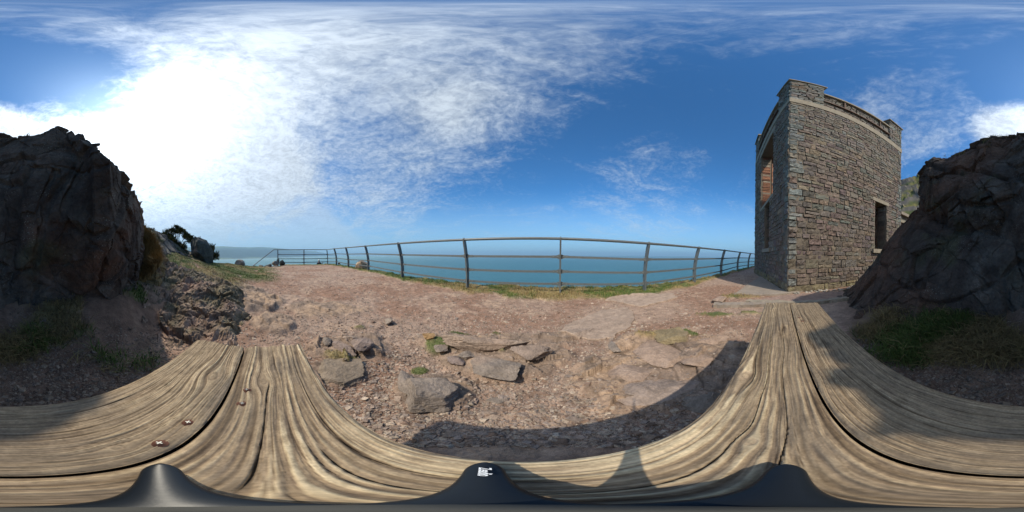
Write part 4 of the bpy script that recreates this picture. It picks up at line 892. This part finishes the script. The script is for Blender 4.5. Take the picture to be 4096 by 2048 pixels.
# ------------------------------------------------------------------ bench
def plank(name, c, sd_, fq, knots, cracks, par, gap=.003, tone=1., thin=False):
    """c: left-front, right-front, right-rear, left-rear corners"""
    c = np.array(c); NX, NY = 1100, 150; a = np.linspace(0, 1, NX)[:, None]; b = np.linspace(0, 1, NY)[None, :]
    P = (c[0]*(1-a)[..., None]*(1-b)[..., None]+c[1]*a[..., None]*(1-b)[..., None]+c[2]*a[..., None]*b[..., None]+c[3]*(1-a)[..., None]*b[..., None])
    Lx = np.linalg.norm(c[1]-c[0]); Ly = np.linalg.norm(c[3]-c[0]); X_ = P[..., 0]; Y_ = (b+0*a)*Ly
    q = np.stack([X_, Y_, 0*X_], -1)
    g = Y_+.006*vn(q*np.array([3.5, 9, 1]), sd_)+.004*vn(q*np.array([9, 16, 1]), sd_+1)+.012*vn(q*np.array([1.2, 2, 1]), sd_+5); kn = 0*X_; rings = 0*X_
    for kx, ky, R in knots:
        dx, dy = X_-kx, Y_-ky; rho = np.hypot(dx/(R*2.6), dy/(R*1.5)); g = g-dy*.88*np.exp(-rho**2); k = np.hypot(dx/1.25, dy); kk = sstep(k, R*.75, R*.55)
        kn = np.maximum(kn, kk*(.6+.4*sstep(k, R*.2, R*.5))); k2 = k/R+.25*vn(q*60, sd_+15); rings = np.where(k < R, np.sin(k2*13), rings); kn = kn+.0*k
    ph = g*fq+1.3*vn(np.stack([g*fq*.35, X_*1.6, 0*g], -1), sd_+2)+.9*vn(np.stack([g*fq*.16, X_*.7, 0*g], -1), sd_+18)+.25*vn(np.stack([g*30, X_*14, 0*g], -1), sd_+16); sn_ = np.sin(2*PI*ph); cell = np.floor(ph+.25)
    amp = .5+.5*vn(np.stack([cell*.77, X_*2.2, 0*g], -1), sd_+3)
    mot = .75*fbm(np.stack([X_*13, g*330, 0*g], -1), 4, sd_+6, .62)+.35*fbm(q*np.array([60, 120, 1]), 3, sd_+26); big = fbm(q*np.array([3.5, 12, 1]), 3, sd_+7); str_ = vn(np.stack([g*420, X_*9, 0*g], -1), sd_+9)
    if thin:                                            # narrow pale ridges over a mottled brown ground
        ridge = sstep(sn_, .70, .92)*amp; groove = sstep(np.sin(2*PI*(ph-.14)), .70, .97)*amp  # groove beside each ridge, the ridge's shadow painted into its dark line
        f = np.clip(.42+.36*ridge+.36*mot+.16*big+.08*str_, 0, 1)*(1-.50*groove)
    else:                                               # broad cream and brown bands
        ridge = sstep(sn_+.8*mot, -.15, .35)*amp; groove = sstep(-sn_, .80, .98)*sstep(amp, .35, .8)
        f = np.clip(.30+.40*ridge+.36*mot+.16*big+.10*str_, 0, 1)*(1-.35*groove)
    dk, lt, tn = np.array([.095, .068, .050]), np.array([.59, .475, .305]), np.array([.30, .222, .142])
    col = lerp(dk, tn, sstep(f, .0, .48)[..., None]); col = lerp(col, lt, sstep(f, .40, .98)[..., None])
    col = lerp(col, np.array([.145, .118, .092]), (.42*sstep(fbm(q*np.array([9, 26, 1]), 4, sd_+10), .05, .45))[..., None])
    col = lerp(col, np.array([.24, .175, .115])*(1+.35*rings[..., None]), .7*kn[..., None])
    col = col*(1+.18*vn(q*np.array([500, 700, 1]), sd_+11)[..., None])
    ln = vn(np.stack([g*fq*1.9, X_*1.1, 0*g+4], -1), sd_+21); ln2 = vn(np.stack([g*fq*1.1, X_*.8, 0*g+8], -1), sd_+22); pr = sstep(vn(np.stack([g*60, X_*6, 0*g], -1), sd_+23), -.35, .2)
    fine = np.clip(np.exp(-(ln/.09)**2)*pr*.75+np.exp(-(ln2/.06)**2)*(1-pr*.5)*.8, 0, .92); hl = np.exp(-((ln-.22)/.09)**2)*pr; col = col*(1+.35*hl[..., None]); col = col*(1-fine[..., None]*np.array([.80, .84, .86]))
    blot = sstep(fbm(np.stack([X_*45, g*260, 0*g], -1), 3, sd_+24), .15, .4); col = lerp(col, col*np.array([.60, .57, .54]), .5*blot[..., None])
    dirt = sstep(fbm(q*np.array([5, 9, 1])+4, 4, sd_+25)+.35*(X_-.20), -.05, .35)[..., None]; col = lerp(col, col*.45+np.array([.085, .068, .050]), .62*dirt)
    h = .0030*(f-.4)-.0012*fine-.0012*groove+.0008*mot-.001*kn
    for x0, x1, g0, wd in cracks:
        m = sstep(np.abs(g-g0-.003*vn(q*np.array([12, 1, 1]), sd_+12)), wd, wd*.3)*sstep(X_, x0, x0+.04)*sstep(X_, x1, x1-.04); col = col*(1-.9*m[..., None]); h = h-.004*m
    dmy = np.minimum(Y_, Ly-Y_); dmx = np.minimum(a, 1-a)*Lx+.004*np.abs(vn(q*60, sd_+13)); h = h-.005*np.exp(-dmy/.004)-.003*np.exp(-dmx/.005)
    x_end = np.where(dmx < .03, .004*vn(np.stack([g*fq, 0*g, 0*g], -1), sd_+14), 0)*np.sign(a-.5); P[..., 0] += x_end*(np.exp(-np.minimum(a, 1-a)*Lx/.006))
    P[..., 2] = -.28+h
    # sides and underside
    lo = lambda R_, dz: np.concatenate([R_[..., :2], R_[..., 2:]*0-.28-dz], -1)
    V = P.reshape(-1, 3); F = grid_faces(NX, NY)
    per = [i*NY for i in range(NX)]+[(NX-1)*NY+j for j in range(1, NY)]+[i*NY+NY-1 for i in range(NX-2, -1, -1)]+[j for j in range(NY-2, 0, -1)]
    B = V[per].copy(); B[:, 2] = -.325; n0 = len(V); C = col.reshape(-1, 3); V = np.vstack([V, B]); C = np.vstack([C, C[per]*.8]); m = len(per)
    F = np.vstack([F, [[per[k], n0+k, n0+(k+1) % m, per[(k+1) % m]] for k in range(m)]])
    o = mesh(name, V, F, M_wood, np.clip(C*tone, .01, 1), True); return adopt(o, par)
BL = [at_z(1203, 1372, -.28), at_z(3062, 1209, -.28), at_z(3159, 1212, -.28), at_z(980, 1385, -.28), at_z(3270, 1208, -.28), at_z(790, 1353, -.28)]
def bench():
    rt = empty('bench', (.24, -.08, -.73), label='weathered two-plank wooden bench carrying the mini tripod', cat='bench')
    gp = np.array([0, .0022, 0]); Y0 = lambda x: np.interp(x, [BL[0][0], BL[1][0]], [BL[0][1], BL[1][1]])
    def kf(u, v): p = at_z(u, v, -.28); return p[0], Y0(p[0])-p[1]
    J = lambda x: np.interp(x, [BL[3][0], BL[2][0]], [BL[3][1], BL[2][1]])
    def kr(u, v): p = at_z(u, v, -.28); return p[0], J(p[0])-p[1]
    plank('plank', [BL[0], BL[1], BL[2]+gp, BL[3]+gp], 3, 70, [(*kf(3090, 1224), .016), (*kf(2985, 1500), .022), (*kf(1052, 1528), .014), (*kf(3015, 1768), .009)],
          [(-.12, .55, .062, .0012), (-.30, -.02, .105, .0010), (.02, .62, .10, .0009), (-.40, .05, .036, .0008), (.25, .90, .03, .0008)], rt)
    plank('plank', [BL[3]-gp, BL[2]-gp, BL[4], BL[5]], 23, 112, [(*kr(855, 1505), .02), (*kr(3210, 1515), .018), (*kr(480, 1795), .007)], [(-.44, -.2, .09, .0008), (.5, .92, .06, .0008)], rt, tone=.9, thin=True)
    for (u, v) in ((752, 1690), (637, 1773), (968, 1615), (986, 1560), (3196, 1270), (3209, 1284)):
        p = at_z(u, v, -.28); e = MB(); n = 14; R = .0042
        for rr, z in ((R*1.25, .0002), (R, .0012), (R*.5, .0014)): pass
        V = [[p[0]+R*k*math.cos(2*PI*j/n), p[1]+R*k*math.sin(2*PI*j/n), -.2795+z] for k, z in ((1.9, -.0012), (1.15, .0004), (1., .0012), (.35, .0016)) for j in range(n)]
        e.add(V, list(map(tuple, grid_faces(4, n, True)))+[tuple(3*n+j for j in range(n))]); s = e.build('screw', M_rust, True); adopt(s, rt)
        e = MB(); f = lambda V: np.asarray(V)+np.array([p[0], p[1], -.2778]); e.box(f, (-.003, -.0007, 0), (.003, .0007, .0006)); e.box(f, (-.0007, -.003, .00005), (.0007, .003, .00065)); c = e.build('screw_slot', M_bolt); c.parent = s; 
    for x in (-.28, .74):
        e = MB(); f = lambda V: np.asarray(V)+np.array([x, 0, 0]); e.box(f, (-.045, -.20, -.76), (.045, .04, -.326)); adopt(e.build('leg', M_wood), rt)
bench()
# ------------------------------------------------------------------ mini tripod
def tripod():
    rt = empty('mini_tripod', (0, 0, -.28), label='small black three-legged camera tripod standing on the bench', cat='tripod')
    for k, (az, ln) in enumerate(((-125.5, .083), (-9.5, .081), (98.5, .082))):
        a = math.radians(az); rd = np.array([math.sin(a), math.cos(a), 0]); tg = np.array([math.cos(a), -math.sin(a), 0]); V = []; n = 30; m = 16
        for i in range(n):
            s = i/(n-1); r = .004+(ln-.004)*s; wdt = .0088*(1 if s < .8 else math.sqrt(max(0.02, 1-((s-.8)/.2)**2))); zt = lerp(.034, .014, s**.8); hgt = min(.012, wdt*1.2)
            for j in range(m): t = 2*PI*j/m; V.append(rd*r+tg*wdt*math.cos(t)*(1.0)+np.array([0, 0, -.28+zt-hgt/2+hgt/2*math.copysign(abs(math.sin(t))**.8, math.sin(t))]))
        F = list(map(tuple, grid_faces(n, m, True)))+[tuple(range(m)), tuple((n-1)*m+j for j in range(m))[::-1]]
        mb = MB(); mb.add(V, F); lg = mb.build('leg', M_black, True); adopt(lg, rt)
        if k == 1:
            cu = bpy.data.curves.new('logo', 'FONT'); cu.body = 'Zeadio'; cu.size = .0062; cu.shear = .35; cu.offset = .00012; cu.extrude = .0001; cu.align_x = 'CENTER'; cu.align_y = 'CENTER'
            ob = bpy.data.objects.new('logo_tmp', cu); COL.objects.link(ob); dg = bpy.context.evaluated_depsgraph_get(); me = bpy.data.meshes.new_from_object(ob.evaluated_get(dg)); bpy.data.objects.remove(ob)
            me.name = 'logo'; me.materials.clear(); me.materials.append(M_white); lo = bpy.data.objects.new('logo', me); COL.objects.link(lo)
            xt, yt, zt_ = -rd, tg, np.array([0, 0, 1.]); p = rd*.0625; p[2] = -.28+.0218; s = (.085-.0)
            xs = xt+np.array([0, 0, .30]); xs /= np.linalg.norm(xs); zs = np.cross(xs, yt)
            lo.matrix_world = Matrix([[xs[0]*.9, yt[0]*1.25, zs[0], p[0]], [xs[1]*.9, yt[1]*1.25, zs[1], p[1]], [xs[2]*.9, yt[2]*1.25, zs[2], p[2]], [0, 0, 0, 1]])
            me.transform(lo.matrix_world); lo.matrix_world = Matrix.Identity(4); lo.parent = lg
        mb = MB(); v0, f0 = ICO[2]; mb.add(v0*np.array([.006, .006, .007])+rd*(ln-.006)+np.array([0, 0, -.273]), f0); ft = mb.build('foot', M_black, True); ft.parent = lg
    mb = MB(); mb.tube(np.array([[0, 0, -.262], [0, 0, -.245], [0, 0, -.2]]), (.0095, .0085, .0062), 20); adopt(mb.build('hub', M_black, True), rt)
    mb = MB(); mb.tube(np.array([[0, 0, -.2], [0, 0, -.12], [0, 0, -.05]]), (.0062, .0038, .0018), 16); adopt(mb.build('column', mat_col('grey_rubber', .8, .05, 10, 0, base=(.05, .05, .046)), True), rt)
tripod()
# ------------------------------------------------------------------ gorse bushes
def gorse(name, label, base, trunk, clumps, r, rad, dens, flower, seed):
    g = np.random.default_rng(seed); b = at_r(*base, r); rt = empty(name, tuple(b), label=label, cat='bush')
    C = np.array([at_r(u, v, r+g.uniform(-.25, .25)) for u, v in clumps])
    mb = MB()
    for k in range(trunk):
        t = C[g.integers(0, len(C))]; P = [b+np.array([g.uniform(-.05, .05), g.uniform(-.05, .05), -.1])]; n = 7
        for i in range(1, n): P.append(lerp(b, t, i/(n-1))+g.normal(0, .035, 3)*(1-i/n)+np.array([0, 0, .06*math.sin(PI*i/n)]))
        mb.tube(np.array(P), np.linspace(.022, .006, n), 5, (.06, .045, .035))
    for c in C[:0]: pass
    adopt(mb.build('trunk', mat_col('gorse_bark', .9, .2, 30, 0), False), rt)
    V = []; Cc = []
    for c in C:
        n = dens; d = g.normal(size=(n, 3)); d /= np.linalg.norm(d, axis=1)[:, None]; sh = rad*g.uniform(.75, 1.2); q = c+d*sh*(g.random((n, 1))**.5)*np.array([1, 1, .85])
        L = g.uniform(.02, .055, (n, 1)); dr = d+g.normal(0, .5, (n, 3))+np.array([0, 0, .5]); dr /= np.linalg.norm(dr, axis=1)[:, None]; sd2 = np.cross(dr, g.normal(size=(n, 3))); sd2 /= np.linalg.norm(sd2, axis=1)[:, None]
        V.append(np.stack([q-sd2*.009, q+sd2*.009, q+dr*L], 1).reshape(-1, 3)); col = np.where(g.random((n, 1)) < flower, np.array([.45, .28, .03]), np.array([.055, .060, .022]))*g.uniform(.6, 1.3, (n, 1)); Cc.append(np.repeat(col, 3, 0))
        for s in range(4):                              # protruding shoots
            e = c+d[s]*sh*.8; up = d[s]+np.array([0, 0, .8]); up /= np.linalg.norm(up); m = 26; t = g.random((m, 1)); q = e+up*t*sh*.9+g.normal(0, .012, (m, 3)); sd2 = g.normal(size=(m, 3)); sd2 /= np.linalg.norm(sd2, axis=1)[:, None]
            V.append(np.stack([q-sd2*.012, q+sd2*.012, q+up*.04], 1).reshape(-1, 3)); Cc.append(np.repeat(np.tile(np.array([.05, .055, .022]), (m, 1)), 3, 0))
    V = np.concatenate(V); adopt(mesh('foliage', V, np.arange(len(V)).reshape(-1, 3), M_grass, np.concatenate(Cc)), rt)
gorse('gorse_bush', 'wind-bent gorse bush with open stems and yellow flowers on the skyline', (712, 992), 16,
      [(645, 945), (655, 940), (664, 936), (678, 926), (691, 920), (709, 908), (712, 916), (724, 918), (734, 926), (716, 926), (700, 928), (743, 938), (752, 943), (763, 949), (768, 958), (750, 952), (742, 948), (760, 964), (676, 942), (687, 948), (683, 957), (668, 950), (704, 974), (712, 982), (722, 980), (700, 966), (738, 988), (728, 992), (692, 964)], 6.0, .10, 620, .10, 3)
gorse('gorse_bush', 'low brown gorse bush spilling right from behind the split boulder', (842, 1030), 8,
      [(784, 972), (794, 970), (806, 974), (816, 980), (824, 984), (832, 990), (840, 996), (846, 1002), (837, 1007), (848, 1014), (852, 1022), (866, 1022), (858, 1030), (842, 1022), (828, 1000), (815, 990), (850, 990), (848, 1034), (836, 1036)], 6.4, .115, 620, .05, 4)
# ------------------------------------------------------------------ person beyond the far corner of the path, wooden step
def person():
    b = at_r(1276, 1040, 16.5); hz = b[2]+.02; x, y = b[0], b[1]; rt = empty('person', (x, y, hz-1.72), label='person in dark top and pale headwear standing below the far railing with one hand raised', cat='person')
    az = math.atan2(x, y); rx = np.array([math.cos(az), -math.sin(az), 0]); fw = -np.array([math.sin(az), math.cos(az), 0]); up = np.array([0, 0, 1.])
    def W(a, f, h): return np.array([x, y, hz-1.62+h])+rx*a+fw*f-up*.1
    J = {'pel': (0, 0, .92), 'ab': (0, 0, 1.08), 'ch': (0, 0, 1.30), 'nk': (0, 0, 1.46), 'hd0': (0, .01, 1.52), 'hd1': (0, .02, 1.60), 'hd2': (0, .01, 1.70),
         'ls': (-.17, 0, 1.38), 'le': (-.22, .02, 1.12), 'lw': (-.18, .14, .90), 'lh': (-.17, .18, .83), 'rs': (.17, 0, 1.38), 're': (.33, .04, 1.18), 'rw': (.38, .10, 1.38), 'rh': (.39, .11, 1.46),
         'lhp': (-.09, 0, .88), 'lk': (-.11, .02, .48), 'la': (-.11, -.02, .09), 'lt': (-.12, .16, .03), 'rhp': (.09, 0, .88), 'rk': (.11, .02, .48), 'ra': (.11, -.02, .09), 'rt': (.12, .16, .03)}
    R = {'pel': .14, 'ab': .13, 'ch': .155, 'nk': .055, 'hd0': .07, 'hd1': .095, 'hd2': .075, 'ls': .07, 'le': .045, 'lw': .032, 'lh': .035, 'rs': .07, 're': .045, 'rw': .032, 'rh': .035, 'lhp': .10, 'lk': .06, 'la': .042, 'lt': .035, 'rhp': .10, 'rk': .06, 'ra': .042, 'rt': .035}
    E_ = [('pel', 'ab'), ('ab', 'ch'), ('ch', 'nk'), ('nk', 'hd0'), ('hd0', 'hd1'), ('hd1', 'hd2'), ('ch', 'ls'), ('ls', 'le'), ('le', 'lw'), ('lw', 'lh'), ('ch', 'rs'), ('rs', 're'), ('re', 'rw'), ('rw', 'rh'), ('pel', 'lhp'), ('lhp', 'lk'), ('lk', 'la'), ('la', 'lt'), ('pel', 'rhp'), ('rhp', 'rk'), ('rk', 'ra'), ('ra', 'rt')]
    ks = list(J); nh = len(ks)
    V = [W(*J[k]) for k in ks]; RR_ = [R[k] for k in ks]; E2 = [(ks.index(a), ks.index(b)) for a, b in E_]
    for hnd, sg, dr in (('lh', 1, (0, .3, -1)), ('rh', -1, (0, 0, 1))):   # fingers
        base = np.array(J[hnd]); dr = np.array(dr, float); dr /= np.linalg.norm(dr)
        for k in range(5):
            off = np.array([sg*(-.03+.015*k), 0, 0]) if k < 4 else np.array([sg*.045, 0, 0]); ln = (.06, .075, .08, .07, .045)[k]; s = len(V)
            p1 = base+off*.9+dr*.03; p2 = p1+dr*ln*.5+np.array([0, .008, 0])+(off*.3 if k == 4 else 0); p3 = p2+dr*ln*.5+np.array([0, .015, 0]); V += [W(*p1), W(*p2), W(*p3)]; RR_ += [.010, .009, .008]; E2 += [(ks.index(hnd), s), (s, s+1), (s+1, s+2)]
    me = bpy.data.meshes.new('body'); me.from_pydata([tuple(v) for v in V], E2, []); ob = bpy.data.objects.new('body', me); COL.objects.link(ob)
    md = ob.modifiers.new('skin', 'SKIN'); sv = me.skin_vertices[0].data
    for k, r in enumerate(RR_): sv[k].radius = (r, r); sv[k].use_root = (k == 0)
    ob.modifiers.new('sub', 'SUBSURF').levels = 1; ob.modifiers[-1].render_levels = 2
    dg = bpy.context.evaluated_depsgraph_get(); m2 = bpy.data.meshes.new_from_object(ob.evaluated_get(dg)); ob.modifiers.clear(); ob.data = m2; m2.name = 'body'
    n = len(m2.vertices); co = np.zeros(n*3); m2.vertices.foreach_get('co', co); co = co.reshape(-1, 3); loc = co-W(0, 0, 0); hgt = loc[:, 2]; fwd = loc@fw; side = loc@rx
    col = np.tile(np.array([.42, .25, .18]), (n, 1)); top_ = (hgt < 1.45) & (hgt > .9) & ~((hgt > 1.33) & (side > .33)); col[top_] = (.015, .018, .035); col[hgt <= .9] = (.03, .035, .05); col[hgt < .08] = (.08, .06, .05)
    col[(hgt > 1.38) & (side > .34)] = (.42, .25, .18)
    face = (fwd > .085) & (hgt > 1.45); col[face & (np.abs(hgt-1.60) < .012) & (np.abs(np.abs(side)-.03) < .014)] = (.03, .02, .02); col[face & (np.abs(hgt-1.535) < .008) & (np.abs(side) < .025)] = (.25, .09, .08)
    at = m2.color_attributes.new('Col', 'FLOAT_COLOR', 'POINT'); at.data.foreach_set('color', np.column_stack([col, np.ones(n)]).astype(np.float32).ravel()); m2.materials.clear(); m2.materials.append(M_grass)
    for p in m2.polygons: p.use_smooth = True
    ob.parent = rt; ob.matrix_parent_inverse = Matrix.Translation(-rt.location)
    mb = MB(); v0, f0 = ICO[2]; v = v0.copy(); v[:, 2] = np.maximum(v[:, 2], -.15); mb.add(v*np.array([.105, .115, .10])+W(0, .01, 1.665), f0, (.62, .58, .52)); mb.add(v0*np.array([.07, .07, .012])+W(0, .12, 1.655), f0, (.62, .58, .52)); adopt(mb.build('cap', M_grass, True), rt)
    mb = MB(); mb.add(v0*np.array([.014, .02, .022])+W(0, .118, 1.575), f0, (.42, .25, .18)); adopt(mb.build('nose', M_grass, True), rt)
person()
def step():
    p = at_r(1097, 1067, 10.2); rt = empty('wooden_step', tuple(p), label='short pale timber step edge at the top of the path down', cat='step')
    d = at_r(1110, 1067, 10.2)-at_r(1085, 1067, 10.2); d[2] = 0; L = np.linalg.norm(d); d /= L; f = frame(p, d[:2], np.array([-d[1], d[0]]))
    for k, (z, c) in enumerate(((.0, (.55, .50, .42)), (-.05, (.12, .07, .05)))):
        mb = MB(); mb.box(f, (-L/2, -.1, p[2]+z), (L/2, .1, p[2]+z+.046), c); adopt(mb.build('board', M_grass), rt)
step()
